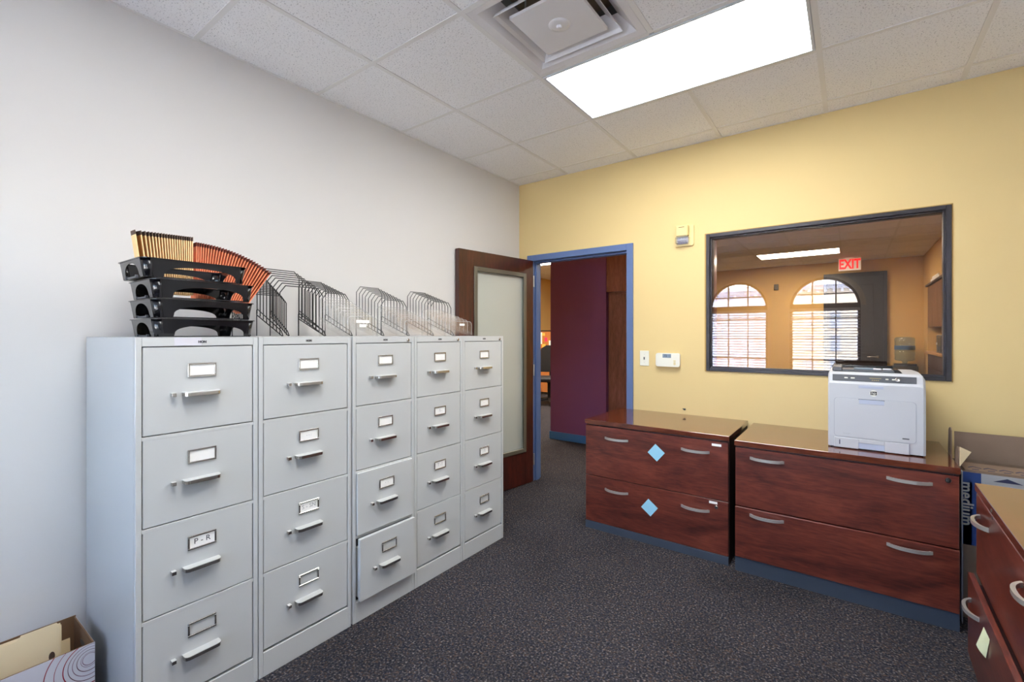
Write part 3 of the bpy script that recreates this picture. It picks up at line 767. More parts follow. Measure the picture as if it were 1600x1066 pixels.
# ------------------------------------------------------------------ accordion files
def accordion(name, label, fn, n, key, edge, light, x0, x1):
    """fn(u) -> ((y_bottom, z_bottom), (y_top, z_top)); zigzag gussets plus one divider sheet per pleat"""
    t = thing(name, label, 'expanding file', (0, 0, 0))
    g = G().m(key); ge = G().m(edge)
    pts = []
    for i in range(2*n+1):
        u = i/(2*n); pts.append((fn(u), x1 if i % 2 == 0 else x1-0.04))
    for i in range(2*n):
        (b0, t0), xa = pts[i]; (b1, t1), xb = pts[i+1]
        def lerp(b, tt, k): return (b[0]+(tt[0]-b[0])*k, b[1]+(tt[1]-b[1])*k)
        k = 0.93
        m0, m1 = lerp(b0, t0, k), lerp(b1, t1, k)
        V = lambda x, p: (x, p[0], p[1])
        for gg, A0, A1, B1, B0 in ((g, b0, b1, m1, m0), (ge, m0, m1, t1, t0)):
            q = [V(xa, A0), V(xb, A1), V(xb, B1), V(xa, B0)]
            gg.add(q+[(x-0.0008, y, z) for x, y, z in q], [(0, 1, 2, 3), (7, 6, 5, 4), (0, 4, 5, 1), (1, 5, 6, 2), (2, 6, 7, 3), (3, 7, 4, 0)])
    obj('gusset', g, t); obj('gusset_binding', ge, t)
    for i in range(n+1):
        b, tt = fn(i/n)
        dy, dz = tt[0]-b[0], tt[1]-b[1]; l = math.hypot(dy, dz); ny, nz = dz/l*0.0015, -dy/l*0.0015
        mm = (b[0]+dy*0.93, b[1]+dz*0.93)
        quad = lambda p, q: [(p[0]-ny, p[1]-nz), (p[0]+ny, p[1]+nz), (q[0]+ny, q[1]+nz), (q[0]-ny, q[1]-nz)]
        obj('divider', G().m(light).prism(quad(b, mm), 'x', x0, x1+0.002).m(edge).prism(quad(mm, tt), 'x', x0, x1+0.0025), t)
    return t
def tan_fn(u):
    v = u**0.78 if u > 0 else 0
    yt = -2.915+0.186*v; yb = -2.885+0.156*v
    return ((yb, 1.485), (yt, 1.716+0.004*v))
PZ, PY = 1.164, -2.714
def orange_fn(u):
    a = math.radians(33.5)*(0.35*u+0.65*u**1.25)
    return ((PY+0.307*math.sin(a), PZ+0.307*math.cos(a)), (PY+0.538*math.sin(a), PZ+0.538*math.cos(a)))
accordion('expanding_file', 'tan accordion expanding file with brown top edges, behind the black trays', tan_fn, 20, 'tan_file', 'tan_edge', 'tan_light', 0.285, 0.33)
accordion('expanding_file', 'rust orange accordion expanding file fanned out to the right behind the black trays', orange_fn, 27, 'orange_file', 'orange_edge', 'orange_light', 0.27, 0.33)

# ------------------------------------------------------------------ wire sorters
def wire_sorter(label, xb, xf, y0, y1, zt0, zt1, n, key, zr=0.100, r=0.0026):
    t = thing('wire_sorter', label, 'file sorter', ((xb+xf)/2, (y0+y1)/2, ZT), 0, 'wire step sorters on the file cabinets')
    ox, oy = (xb+xf)/2, (y0+y1)/2; hw = (y1-y0)/2; d = xf-xb
    rail = lambda x: zr-(zr-0.006)*(x-xb)/d
    for i in range(n):
        x = xb+d*i/(n-1); zt = zt0+(zt1-zt0)*i/(n-1)-ZT; X = x-ox; ch = 0.034; cy_ = 0.026
        pts = [(X, -hw, rail(x)), (X, -hw, zt-ch), (X, -hw+cy_, zt), (X, hw-cy_, zt), (X, hw, zt-ch), (X, hw, rail(x))]
        obj('loop_wire', G().m(key).tube(pts, r, 6), t)
    for s in (-1, 1):
        g = G().m(key); y = s*hw
        g.tube([(-d/2-0.004, y, r), (-d/2-0.004, y, zr+0.018), (-d/2+0.004, y, zr+0.022), (d/2+0.012, y, 0.026), (d/2+0.028, y, r)], r, 6)
        g.tube([(-d/2-0.004, y, zr-0.006), (d/2+0.02, y, r)], r, 6)
        obj('side_rail', g, t)
    return t
wire_sorter('black wire sorter nearest the trays, partly hidden by the orange fanned file', 0.041, 0.201, -2.462, -2.280, 1.613, 1.518, 11, 'black', zr=0.11)
wire_sorter('tallest black wire sorter, with long bars sticking up right of the orange file', 0.113, 0.337, -2.380, -2.166, 1.657, 1.556, 8, 'black', zr=0.112)
wire_sorter('dark wire sorter behind the clear acrylic sorter, right of the tallest black one', 0.095, 0.32, -2.158, -2.003, 1.617, 1.540, 9, 'black')
wire_sorter('grey wire sorter standing alone in the middle of the cabinet row', 0.10, 0.33, -1.806, -1.622, 1.614, 1.526, 9, 'steel_wire')
wire_sorter('grey wire sorter nearest the open door', 0.10, 0.32, -1.415, -1.232, 1.614, 1.538, 9, 'steel_wire')

# ------------------------------------------------------------------ acrylic sorters
def acrylic_sorter(label, xb, xf, y0, y1, zt0, zt1, sticker=False):
    ox, oy = (xb+xf)/2, (y0+y1)/2; hw = (y1-y0)/2; d = xf-xb; n = 8
    t = thing('acrylic_sorter', label, 'file sorter', (ox, oy, ZT), 0, 'clear acrylic sorters on the file cabinets')
    zr = 0.075
    base = lambda x: zr-(zr-0.004)*(x-xb)/d
    for i in range(n):
        x = xb+d*i/(n-1); top = zt0+(zt1-zt0)*i/(n-1)-ZT; zb = base(x)+0.004; r = 0.022
        poly = [(-hw+0.003, zb), (hw-0.003, zb), (hw-0.003, top-r)]+arc(hw-0.003-r, top-r, r, 0, PI/2, 5)+arc(-hw+0.003+r, top-r, r, PI/2, PI, 5)
        obj('divider_plate', G().m('acrylic').prism(poly, 'x', x-ox-0.0011, x-ox+0.0011), t)
        # whitish rim tube, the edge glint put into its colour
        rim = [(x-ox, -hw+0.003, zb)]+[(x-ox, y, z) for y, z in arc(-hw+0.003+r, top-r, r, PI, PI/2, 4)+arc(hw-0.003-r, top-r, r, PI/2, 0, 4)]+[(x-ox, hw-0.003, zb)]
        obj('plate_rim', G().m('acrylic_glint').tube(rim, 0.0013, 5), t.children[-1])
    for s in (-1, 1):
        y = s*hw
        poly = [(-d/2-0.004, 0.0), (-d/2+0.008, 0.0), (-d/2+0.008, zr-0.018), (d/2-0.03, 0.0), (d/2+0.006, 0.0), (d/2+0.006, 0.02), (-d/2-0.004, zr+0.02)]
        obj('side_panel', G().m('acrylic').prism(poly, 'y', y-0.002, y+0.002), t)
    g = G().m('acrylic'); g.box(-d/2-0.004, -d/2, -hw, hw, 0, zr); obj('back_leg', g, t)
    if sticker:
        X = d/2+0.0014; zt = zt1-ZT
        g = G().m('paper').box(X, X+0.0006, -0.036, 0.036, zt-0.030, zt-0.016).box(X, X+0.0006, -0.018, 0.02, zt-0.050, zt-0.036); obj('sticker', g, t)
    return t
acrylic_sorter('clear acrylic sorter with two white stickers, left of the lone grey wire sorter', 0.375, 0.600, -2.205, -2.035, 1.512, 1.412, True)
acrylic_sorter('clear acrylic sorter in front of the lone grey wire sorter', 0.37, 0.600, -1.868, -1.665, 1.482, 1.402)
a3 = acrylic_sorter('clear acrylic sorter at the door end of the cabinet row', 0.37, 0.600, -1.535, -1.337, 1.482, 1.406)
obj('sticker', G().m('paper').box(0.1164, 0.117, -0.012, 0.03, 0.062, 0.074), a3)

# ------------------------------------------------------------------ lateral file cabinets
def bow_handle():
    g = G().m('nickel'); pts_o = []; pts_i = []
    n = 14; hl = 0.082
    for i in range(n+1):
        u = -1+2*i/n; pts_o.append((hl*u, -0.031*(1-abs(u)**2.6)-0.004)); pts_i.append((hl*u*0.93, -0.024*(1-abs(u)**2.6)-0.000))
    poly = [(-hl, 0.0)]+pts_o+[(hl, 0.0), (hl*0.88, 0.0)]+pts_i[::-1][1:-1]+[(-hl*0.88, 0.0)]
    g.prism(poly, 'z', -0.007, 0.007); return g.mesh('handle')
BOW = bow_handle()
def lateral(label, loc, rz, W_, D_, top_z, split, plinth, recess, hx, hz, pulls=(0, 0), slabel=None, topkey='cherry_top', lockpos=None, flush=0.0, th=0.029, lock_key='chrome'):
    """local: x along the width (0..W), front at y=0, back at y=D"""
    t = thing('lateral_file_cabinet', label, 'cabinet', loc, rz)
    g = G().m(topkey).box(-0.003, W_+0.003, -0.004-flush, D_, top_z-th, top_z, 0.0015); obj('top', g, t)
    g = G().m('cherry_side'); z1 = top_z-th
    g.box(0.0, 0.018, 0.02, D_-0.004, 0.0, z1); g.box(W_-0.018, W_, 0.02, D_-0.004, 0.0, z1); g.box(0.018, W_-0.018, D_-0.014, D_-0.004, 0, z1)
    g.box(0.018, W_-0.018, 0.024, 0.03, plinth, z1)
    obj('body', g, t)
    g = G().m('slate').box(0.0, W_, recess, recess+0.02, 0.0, plinth-0.003, 0.001); obj('plinth', g, t)
    zs = ((split+0.0025, top_z-th-0.010), (plinth, split-0.0025))
    for k in range(2):
        g = G().m('cherry').box(0.002, W_-0.002, -pulls[k], 0.018-pulls[k], zs[k][0], zs[k][1], 0.0015)
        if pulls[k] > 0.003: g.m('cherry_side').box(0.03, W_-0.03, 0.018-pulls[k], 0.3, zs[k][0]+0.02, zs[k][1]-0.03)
        d = obj('drawer', g, t)
        for x in hx: obj('handle', BOW, d, loc=(x, -pulls[k], hz[k]))
        if slabel:
            x, z, w = slabel[k]; obj('label_strip', G().m('paper').box(x-w/2, x+w/2, -0.0012, -0.0001, z-0.007, z+0.007), d)
    if lockpos:
        x, z, y = lockpos; T = Matrix.Translation((x, y, z)) @ Matrix.Rotation(PI/2, 4, 'X')
        lk = obj('lock', G().m(lock_key).lathe([(0.011, 0), (0.011, 0.003), (0.0085, 0.005)], 18, T=T), t)
        obj('keyhole', G().m('black' if lock_key == 'chrome' else 'chrome').box(x-0.0015, x+0.0015, y-0.0062, y-0.0045, z-0.005, z+0.005), lk)
    return t
L1 = lateral('glossy cherry wood two-drawer cabinet by the doorway, with two blue diamond notes on its front', (0.993, -0.600, 0), 0, 0.912, 0.598, 0.744, 0.3645, 0.052, -0.002, (0.227, 0.727), (0.634, 0.290), slabel=((0.847, 0.684, 0.052), (0.829, 0.346, 0.045)), lockpos=(0.846, 0.322, 0.0))
L2 = lateral('glossy cherry wood two-drawer cabinet under the white laser printer', (1.944, -0.630, 0), 0, 0.914, 0.628, 0.733, 0.368, 0.086, 0.004, (0.157, 0.742), (0.645, 0.333), pulls=(0, 0.010), lockpos=(0.876, 0.672, 0.0), lock_key='black')
L3 = lateral('cherry wood cabinet at the right edge, lower drawer pulled out, with a pale green note', (2.868, -0.893, 0), math.radians(-90-1.2), 0.914, 0.585, 0.737, 0.381, 0.06, 0.02, (0.155, 0.757), (0.628, 0.300), pulls=(0, 0.024), topkey='cherry_top', lockpos=None)
obj('catch', G().m('chrome').box(0.30, 0.304, -0.006, -0.003, 0.713, 0.724).box(0.30, 0.304, -0.003, 0.0, 0.688, 0.698), L3)

# sticky notes
def note(poly, axis, a, b, label, key, name='sticky_note', lines=None):
    g = G().m(key).prism(poly, axis, a, b); o = obj(name, g); tag(o, label, 'sticky note'); return o
def diamond(cx_, cz_, h, rot):
    return [(cx_+h*math.cos(rot+k*PI/2), cz_+h*math.sin(rot+k*PI/2)) for k in range(4)]
note(diamond(1.486, 0.586, 0.0545, 1.66), 'y', -0.6018, -0.6004, 'light blue diamond-turned sticky note on the upper drawer of the doorway cabinet', 'sticky_blue')
note(diamond(1.443, 0.232, 0.0545, 1.70), 'y', -0.6018, -0.6004, 'light blue diamond-turned sticky note on the lower drawer of the doorway cabinet', 'sticky_blue')
def green_note():
    A, B, C_, D_ = Vector((2.8370, -1.209, 0.317)), Vector((2.8352, -1.305, 0.323)), Vector((2.8335, -1.258, 0.235)), Vector((2.8200, -1.198, 0.243))
    o0 = Vector((2.832, -1.245, 0.280)); g = G().m('sticky_green'); n = 8; rows = []
    for i in range(n+1):
        for j in range(n+1):
            u, v = i/n, j/n
            p = A*(1-u)*(1-v)+B*u*(1-v)+C_*u*v+D_*(1-u)*v
            p = p+Vector((-0.003*math.sin(PI*u)*v, 0, 0)); rows.append(p-o0)
    k = len(rows); fs = []
    for i in range(n):
        for j in range(n): fs.append((i*(n+1)+j, (i+1)*(n+1)+j, (i+1)*(n+1)+j+1, i*(n+1)+j+1))
    g.add(rows+[p+Vector((0.0006, 0, 0)) for p in rows], fs+[tuple(k+q for q in f[::-1]) for f in fs], smooth=True)
    tag(obj('sticky_note', g, loc=o0), 'pale green curled sticky note on the pulled-out lower drawer at the right edge', 'sticky note')
green_note()

# ------------------------------------------------------------------ printer
def printer():
    t = thing('printer', 'white office laser printer with dark control strip on the cherry cabinet', 'printer', (2.566, -0.270, 0.7335))
    prof = [(-0.218, 0.006), (-0.222, 0.06), (-0.222, 0.338), (-0.213, 0.352), (-0.203, 0.384), (-0.190, 0.396), (0.0, 0.404), (0.19, 0.398), (0.218, 0.375), (0.220, 0.006)]
    secs = [(-0.1955, 0.90, 0.965), (-0.188, 0.985, 1.0), (-0.176, 1.0, 1.0), (0.170, 1.0, 1.0), (0.184, 0.985, 0.985), (0.1935, 0.95, 0.94)]
    g = G().m('printer'); vs = []; n = len(prof)
    for x, ky, kz in secs: vs += [(x, (y if ky > 0.97 else y*(0.97)), 0.006+(z-0.006)*kz) for y, z in prof]
    fs = [list(range(n))[::-1], list(range((len(secs)-1)*n, len(secs)*n))]
    for i in range(len(secs)-1):
        fs += [(i*n+j, i*n+(j+1) % n, (i+1)*n+(j+1) % n, (i+1)*n+j) for j in range(n)]
    g.add(vs, fs); obj('shell', g, t)
    # control strip lying on the sloped chamfer
    sl = math.atan2(0.010, 0.032); T = Matrix.Translation((0, -0.2095, 0.368)) @ Matrix.Rotation(-math.atan2(0.010, 0.032), 4, 'X')
    cp = obj('control_panel', G().m('grey_plastic').box(-0.176, 0.160, -0.0022, 0.002, -0.0165, 0.0165, 0.001, T=T), t)
    g = G().m('white_plastic')
    for x, w in ((-0.118, 0.0075), (-0.090, 0.0085), (0.048, 0.006), (0.073, 0.006)): g.box(x-w, x+w, -0.0045, -0.002, -0.004, 0.002, 0.001, T=T)
    obj('button', g, cp)
    T2_ = T @ Matrix.Translation((0.089, -0.002, 0.0)) @ Matrix.Rotation(PI/2, 4, 'X')
    obj('round_button', G().m('chrome').lathe([(0.0105, 0), (0.0105, 0.003), (0.0075, 0.0035), (0.0075, 0.0028), (0.002, 0.0028)], 18, T=T2_), cp)
    g = G().m('led')
    for k in range(4): g.box(-0.010+0.008*k-0.0022, -0.010+0.008*k+0.0022, -0.0035, -0.002, -0.010, -0.0075, T=T)
    g.box(-0.022, 0.026, -0.003, -0.002, 0.001, 0.0025, T=T); obj('indicator', g, cp)
    # top output tray
    g = G().m('grey_plastic')
    g.box(-0.172, 0.080, -0.165, 0.12, 0.3965, 0.409, 0.003); g.box(-0.178, -0.135, -0.17, 0.12, 0.398, 0.421, 0.004)
    ot = obj('output_tray', g, t)
    obj('paper_arm', G().m('lcd').box(-0.085, 0.012, -0.14, -0.02, 0.409, 0.4145, 0.002), ot)
    obj('tray_rail', G().m('black_plastic').box(-0.172, 0.085, 0.02, 0.05, 0.409, 0.4235, 0.003), ot)
    g = G().m('card_white').box(-0.005, 0.03, -0.15, -0.10, 0.409, 0.416, 0.003).box(0.036, 0.07, -0.15, -0.10, 0.409, 0.417, 0.003); obj('output_roller', g, ot)
    g = G().m('black_plastic').prism([(0.08, 0.396), (0.112, 0.396), (0.104, 0.407), (0.088, 0.415), (0.075, 0.414)], 'y', -0.16, 0.10); obj('paper_stop', g, ot)
    Y = -0.222
    # finger recess under the control strip and front doors
    g = G().m('printer_recess').box(-0.066, 0.034, Y-0.0012, Y+0.001, 0.318, 0.332, 0.0005); obj('finger_recess', g, t)
    d = obj('tray_door', G().m('printer').prism(rrect(-0.168, 0.157, 0.062, 0.262, 0.016), 'y', Y-0.0032, Y+0.002), t)
    g = G().m('printer_line')
    loop = rrect(-0.1695, 0.1585, 0.0605, 0.2635, 0.0165); inner = rrect(-0.168, 0.157, 0.062, 0.262, 0.016)
    n = len(loop); vs = [(x, Y-0.0006, z) for x, z in loop]+[(x, Y-0.0006, z) for x, z in inner]
    g.add(vs+[(x, y+0.001, z) for x, y, z in vs], [(i, (i+1) % n, n+(i+1) % n, n+i) for i in range(n)]+[(2*n+i, 3*n+i, 3*n+(i+1) % n, 2*n+(i+1) % n) for i in range(n)])
    obj('door_seam', g, d)
    g = G().m('printer_recess').box(-0.064, 0.036, Y-0.0045, Y-0.003, 0.238, 0.260, 0.0005); g.m('grey_plastic').box(-0.066, 0.038, Y-0.0042, Y-0.003, 0.258, 0.262); obj('door_grip', g, d)
    g = G(); add_mesh(g, text_mesh('LaserJet', 0.010, 'faint_ink', face_ny(-0.115, 0.080, Y-0.0036)), 'faint_ink'); obj('model_lettering', g, d)
    obj('model_plate', G().m('grey_plastic').box(0.106, 0.132, Y-0.0042, Y-0.003, 0.078, 0.084, 0.0005), d)
    # paper cassette
    cst = obj('paper_cassette', G().m('printer').box(-0.170, -0.066, Y-0.004, Y+0.01, 0.004, 0.056, 0.002).box(0.038, 0.132, Y-0.004, Y+0.01, 0.004, 0.056, 0.002).box(-0.066, 0.038, Y-0.004, Y+0.01, 0.036, 0.056, 0.002), t)
    obj('cassette_grip', G().m('printer_recess').box(-0.066, 0.038, Y-0.001, Y+0.004, 0.008, 0.037), cst)
    obj('paper_gauge', G().m('box_navy').box(-0.147, -0.143, Y-0.0048, Y-0.0038, 0.020, 0.044), cst)
    g = G().m('printer_line').box(-0.1712, -0.1698, Y-0.001, Y, 0.004, 0.056).box(0.1325, 0.1345, Y-0.001, Y, 0.004, 0.056); obj('cassette_seam', g, cst)
    g = G().m('black_plastic')
    for x in (-0.16, 0.16):
        for y in (-0.18, 0.18): g.lathe([(0.014, 0.0), (0.014, 0.007)], 14, T=Matrix.Translation((x, y, 0)))
    g.box(-0.185, 0.185, -0.21, 0.21, 0.002, 0.007); obj('foot', g, t)
    # logo: small dark letters on a round pale badge
    T = Matrix.Translation((-0.005, Y-0.0002, 0.295)) @ Matrix.Rotation(PI/2, 4, 'X')
    lg = obj('logo_badge', G().m('white_plastic').lathe([(0.016, 0), (0.016, 0.0008)], 24, T=T), t)
    g = G().m('ink').box(-0.018, 0.008, Y-0.0014, Y-0.0008, 0.286, 0.304, 0.0002)
    add_mesh(g, text_mesh('hp', 0.020, 'white_plastic', face_ny(-0.005, 0.2955, Y-0.0017)), 'white_plastic')
    obj('logo', g, lg)
printer()

# ------------------------------------------------------------------ wall fittings
def thermostat():
    t = thing('thermostat', 'cream wall thermostat with a small grey display, left of the interior window', 'thermostat', (1.374, 0, 1.139))
    obj('case', G().m('white_plastic').prism(rrect(-0.088, 0.088, -0.050, 0.050, 0.016), 'y', -0.030, -0.004).prism(rrect(-0.082, 0.082, -0.045, 0.045, 0.014), 'y', -0.004, 0.0), t)
    obj('display', G().m('lcd').box(-0.036, 0.026, -0.0312, -0.029, 0.016, 0.044), t)
    g = G().m('ink'); add_mesh(g, text_mesh('72', 0.022, 'ink', face_ny(-0.014, 0.030, -0.0316)), 'ink'); obj('display_digits', g, t)
    g = G().m('cream_plastic').box(0.044, 0.060, -0.033, -0.029, -0.012, 0.0, 0.002).box(0.044, 0.060, -0.033, -0.029, -0.036, -0.016, 0.002); obj('button', g, t)
thermostat()
def switch():
    t = thing('light_switch', 'white rectangular wall plate with a tiny toggle between door frame and thermostat', 'light switch', (1.189, 0, 1.145))
    obj('plate', G().m('white_plastic').box(-0.036, 0.036, -0.006, 0, -0.058, 0.058, 0.003), t)
    obj('toggle', G().m('grey_plastic').box(-0.004, 0.004, -0.012, -0.006, -0.010, 0.010, 0.001), t)
    g = G().m('nickel')
    for z in (0.03, -0.03): g.lathe([(0.003, 0), (0.003, 0.001)], 10, T=Matrix.Translation((0, -0.006, z)) @ Matrix.Rotation(PI/2, 4, 'X'))
    obj('screw', g, t)
switch()
def strobe():
    t = thing('strobe_alarm', 'cream fire alarm strobe with a clear lens high on the yellow wall', 'alarm', (1.490, 0, 2.052))
    obj('back_plate', G().m('strobe_body').prism(rrect(-0.066, 0.066, -0.078, 0.072, 0.010), 'y', -0.012, 0), t)
    obj('housing', G().m('strobe_body').box(-0.052, 0.035, -0.048, -0.012, -0.01, 0.070, 0.006), t)
    obj('slot', G().m('tan_edge').box(-0.030, 0.010, -0.0488, -0.0475, 0.052, 0.056), t)
    T = Matrix.Translation((-0.008, -0.012, -0.036))
    obj('lens', G().m('lens_clear').box(-0.046, 0.046, -0.048, 0.0, -0.034, 0.030, 0.012, T=T), t)
    g = G().m('tube').box(-0.036, 0.036, -0.006, 0, -0.026, 0.022, 0.002, T=T).tube([(-0.03, -0.024, -0.002), (0.028, -0.024, -0.002)], 0.006, 10, T=T)
    for k in range(4): g.box(-0.034+0.02*k, -0.028+0.02*k, -0.02, -0.006, -0.02, 0.016, T=T)
    obj('flash_tube', g, t)
strobe()
tag(obj('cable_clip', G().m('black').prism([(-0.013, 0.004), (0.010, 0.006), (0.013, -0.004), (0.002, -0.008)], 'y', -0.006, 0.0), loc=(1.486, 0, 0.781)), 'tiny black clip on the yellow wall just above the doorway cabinet', 'clip')

# ------------------------------------------------------------------ carton of folders by the white wall
def carton():
    X0, X1, Y0, Y1, Z = 0.077, 0.337, -3.42, -3.032, 0.250
    t = thing('storage_box', 'open white carton printed with dark red rings, on the floor beside the first file cabinet', 'box', (X0, Y1, 0), math.radians(1.0))
    w, l, th = X1-X0, Y1-Y0, 0.005
    ring = rings_mat('ring_print', -0.014, 0.203)
    def pan(name, x0, x1, y0, y1, z1, outer):
        g = G().m('card_dark').box(x0, x1, y0, y1, 0.004, z1); p = obj(name, g, t)
        obj('outer_face', G().m(outer[4]).box(outer[0], outer[1], outer[2], outer[3], 0.004, z1-0.0005), p)
    pan('side_panel', w-th, w-0.001, -l, 0, Z, (w-0.001, w, -l, 0, ring))
    pan('side_panel', 0.001, th, -l, 0, Z+0.002, (0, 0.001, -l, 0, 'card_white'))
    pan('end_panel', th, w-th, -th, -0.001, Z-0.002, (th, w-th, -0.001, 0, 'card_white'))
    pan('end_panel', th, w-th, -l+0.001, -l+th, Z, (th, w-th, -l, -l+0.001, 'card_white'))
    obj('bottom_panel', G().m('card_dark').box(0, w, -l, 0, 0, 0.004), t)
    obj('hand_hole', G().m('black').prism([(0.13+0.035*math.cos(a*PI/6), 0.195+0.012*math.sin(a*PI/6)) for a in range(12)], 'y', -th-0.0012, -th-0.0002), t)
carton()
def folder(x, y1, ztop, label, tab, lean, name='manila_folder', hole=False):
    t = thing(name, label, 'folder', (x, y1, 0.006), math.radians(1.0), 'manila folders in the white carton')
    L_ = 0.295; h = ztop-0.006
    a, b = tab
    poly = [(0, 0), (0, h-0.010), (a, h-0.010), (a-0.006, h), (b+0.008, h), (b, h-0.014), (-L_, h-0.014), (-L_, 0)]
    T = Matrix.Rotation(lean, 4, 'Y')
    obj('front_leaf', G().m('manila').prism(poly, 'x', 0.0006, 0.0014, T=T), t)
    poly2 = [(0, 0), (0, h-0.006), (-L_, h-0.006), (-L_, 0)]
    obj('back_leaf', G().m('manila').prism(poly2, 'x', -0.0014, -0.0006, T=T), t)
    if hole: obj('punch_mark', G().m('tan_edge').prism([(-0.022+0.008*math.cos(k*PI/7), h-0.112+0.016*math.sin(k*PI/7)) for k in range(14)], 'x', 0.0015, 0.002, T=T), t)
folder(0.205, -3.094, 0.306, 'front manila folder with a wide tab standing in the white carton', (-0.004, -0.105), 0.0, hole=True)
folder(0.190, -3.088, 0.290, 'manila folder standing directly behind the front one in the carton', (-0.15, -0.24), -0.02)
folder(0.165, -3.060, 0.215, 'shorter curled tan folder at the back of the white carton', (-0.02, -0.08), -0.06)

# ------------------------------------------------------------------ moving box and flattened boxes
def moving_box():
    X0, X1, Y0, Y1, Z = 2.886, 3.40, -0.46, -0.19, 0.688
    t = thing('moving_box', 'large open moving box with blue print reading medium, in the corner behind the right cabinet', 'box', (X0, Y0, 0))
    w, d, th = X1-X0, Y1-Y0, 0.006
    g = G().m('card')
    f = obj('front_panel', G().m('card').box(0, w, 0, th, 0, Z), t)
    obj('printed_panel', G().m('box_blue').box(0.0, 0.066, -0.0006, 0, 0.345, Z-0.004).box(0.0, 0.036, -0.0006, 0, 0.345, Z-0.05), f)
    obj('white_panel', G().m('box_grey').box(0.066, w, -0.0006, 0, 0.32, Z-0.004), f)
    obj('blue_peak', G().m('box_navy').prism([(0.105, 0.655), (0.150, 0.674), (0.20, 0.655)], 'y', -0.0012, -0.0006), f)
    T = Matrix.Translation((0.0175, -0.0010, 0.535)) @ Matrix(((1, 0, 0, 0), (0, 0, -1, 0), (0, 1, 0, 0), (0, 0, 0, 1))) @ Matrix.Rotation(-PI/2, 4, 'Z')
    g = G(); add_mesh(g, text_mesh('medium', 0.062, 'box_grey', T, space=1.02, bold=0.0014), 'box_grey'); obj('medium_lettering', g, f)
    obj('back_panel', G().m('card').box(0, w, d-th, d, 0, Z), t)
    obj('end_panel', G().m('card').box(0, th, th, d-th, 0, Z), t); obj('end_panel', G().m('card').box(w-th, w, th, d-th, 0, Z), t)
    T = Matrix.Translation((0, d-th, Z)) @ Matrix.Rotation(-0.06, 4, 'X')
    fl = obj('back_flap', G().m('card').box(0.012, w, 0, 0.005, 0.001, 0.140, T=T), t)
    T = Matrix.Translation((0, 0, Z)) @ Matrix.Rotation(0.02, 4, 'X')
    ff = obj('front_flap', G().m('card').box(0.012, w-0.004, 0.002, 0.16, 0.001, 0.006, T=T), t)
    g = G().m('box_navy')
    for k in range(9): # zigzag print on the folded flap
        x = 0.03+0.052*k; q = [(x, 0.06), (x+0.02, 0.086), (x+0.046, 0.064), (x+0.046, 0.052), (x+0.02, 0.073), (x, 0.047)]
        g.prism(q, 'z', 0.0061, 0.0066, T=T); q = [(x+0.01, 0.03), (x+0.034, 0.034), (x+0.034, 0.024), (x+0.01, 0.018)]; g.prism(q, 'z', 0.0061, 0.0066, T=T)
    obj('zigzag_print', g, ff)
moving_box()
def flat_carton(x, y0, y1, z1, label, key, lean, flap=False, strip=False):
    t = thing('flattened_carton', label, 'cardboard', (x, y1, 0), 0, 'flattened cartons stored upright')
    l = y1-y0
    T = Matrix.Rotation(lean, 4, 'Y')
    prof = [(-l+0.004, z1-0.012), (-l+0.02, z1), (-l+0.05, z1-0.003), (-l+0.075, z1-0.02), (-l+0.09, 0.69), (0, 0.685)]
    if z1 < 0.72: prof = [(-l+0.003, z1), (-l+0.1, z1-0.004), (0, z1-0.01)]
    obj('sheet', G().m(key).prism([(-l, 0), (0, 0)]+prof[::-1], 'x', -0.0022, 0.0022, T=T), t)
    if flap:
        T2_ = T @ Matrix.Translation((0.0022, -l, 0)) @ Matrix.Rotation(-0.9, 4, 'Z') @ Matrix.Translation((0, l, 0))
        obj('bent_flap', G().m('manila').prism([(-l, z1+0.005), (-l, z1-0.085), (-l+0.055, z1-0.02)], 'x', 0.0, 0.002, T=T2_), t)
    if strip: obj('blue_print', G().m('box_blue').box(0.0023, 0.0028, -l, -l+0.1, 0.13, 0.46, T=T), t)
flat_carton(2.8655, -0.36, -0.02, 0.868, 'flattened brown carton squeezed against the printer cabinet, tallest of the upright sheets', 'card', 0.0)
flat_carton(2.8725, -0.50, -0.04, 0.800, 'flattened carton with a bent pale flap, standing upright between cabinet and moving box', 'card', 0.0, flap=True)
flat_carton(2.8795, -0.53, -0.10, 0.700, 'flattened carton with blue print on its edge, standing beside the moving box', 'box_grey', 0.0, strip=True)

# ------------------------------------------------------------------ rooms beyond
def tall_cabinet():
    t = thing('wood_cabinet', 'tall built-in wood cabinet with a lighter top panel, right of the purple wall', 'cabinet', (0.145, 1.56, 0))
    obj('body', G().m('panel_dark').box(0.002, 0.905, 0.06, 1.44, 0, H-0.004), t)
    obj('upper_panel', G().m('panel_wood').box(0.004, 0.45, 0.0, 0.06, 1.83, H-0.004, 0.002), t)
    obj('upper_panel', G().m('panel_wood').box(0.455, 0.905, 0.0, 0.06, 1.83, H-0.004, 0.002), t)
    obj('lower_door', G().m('panel_dark').box(0.012, 0.45, 0.038, 0.06, 0.08, 1.80, 0.002), t)
    obj('lower_door', G().m('panel_dark').box(0.455, 0.90, 0.038, 0.06, 0.08, 1.80, 0.002), t)
tall_cabinet()

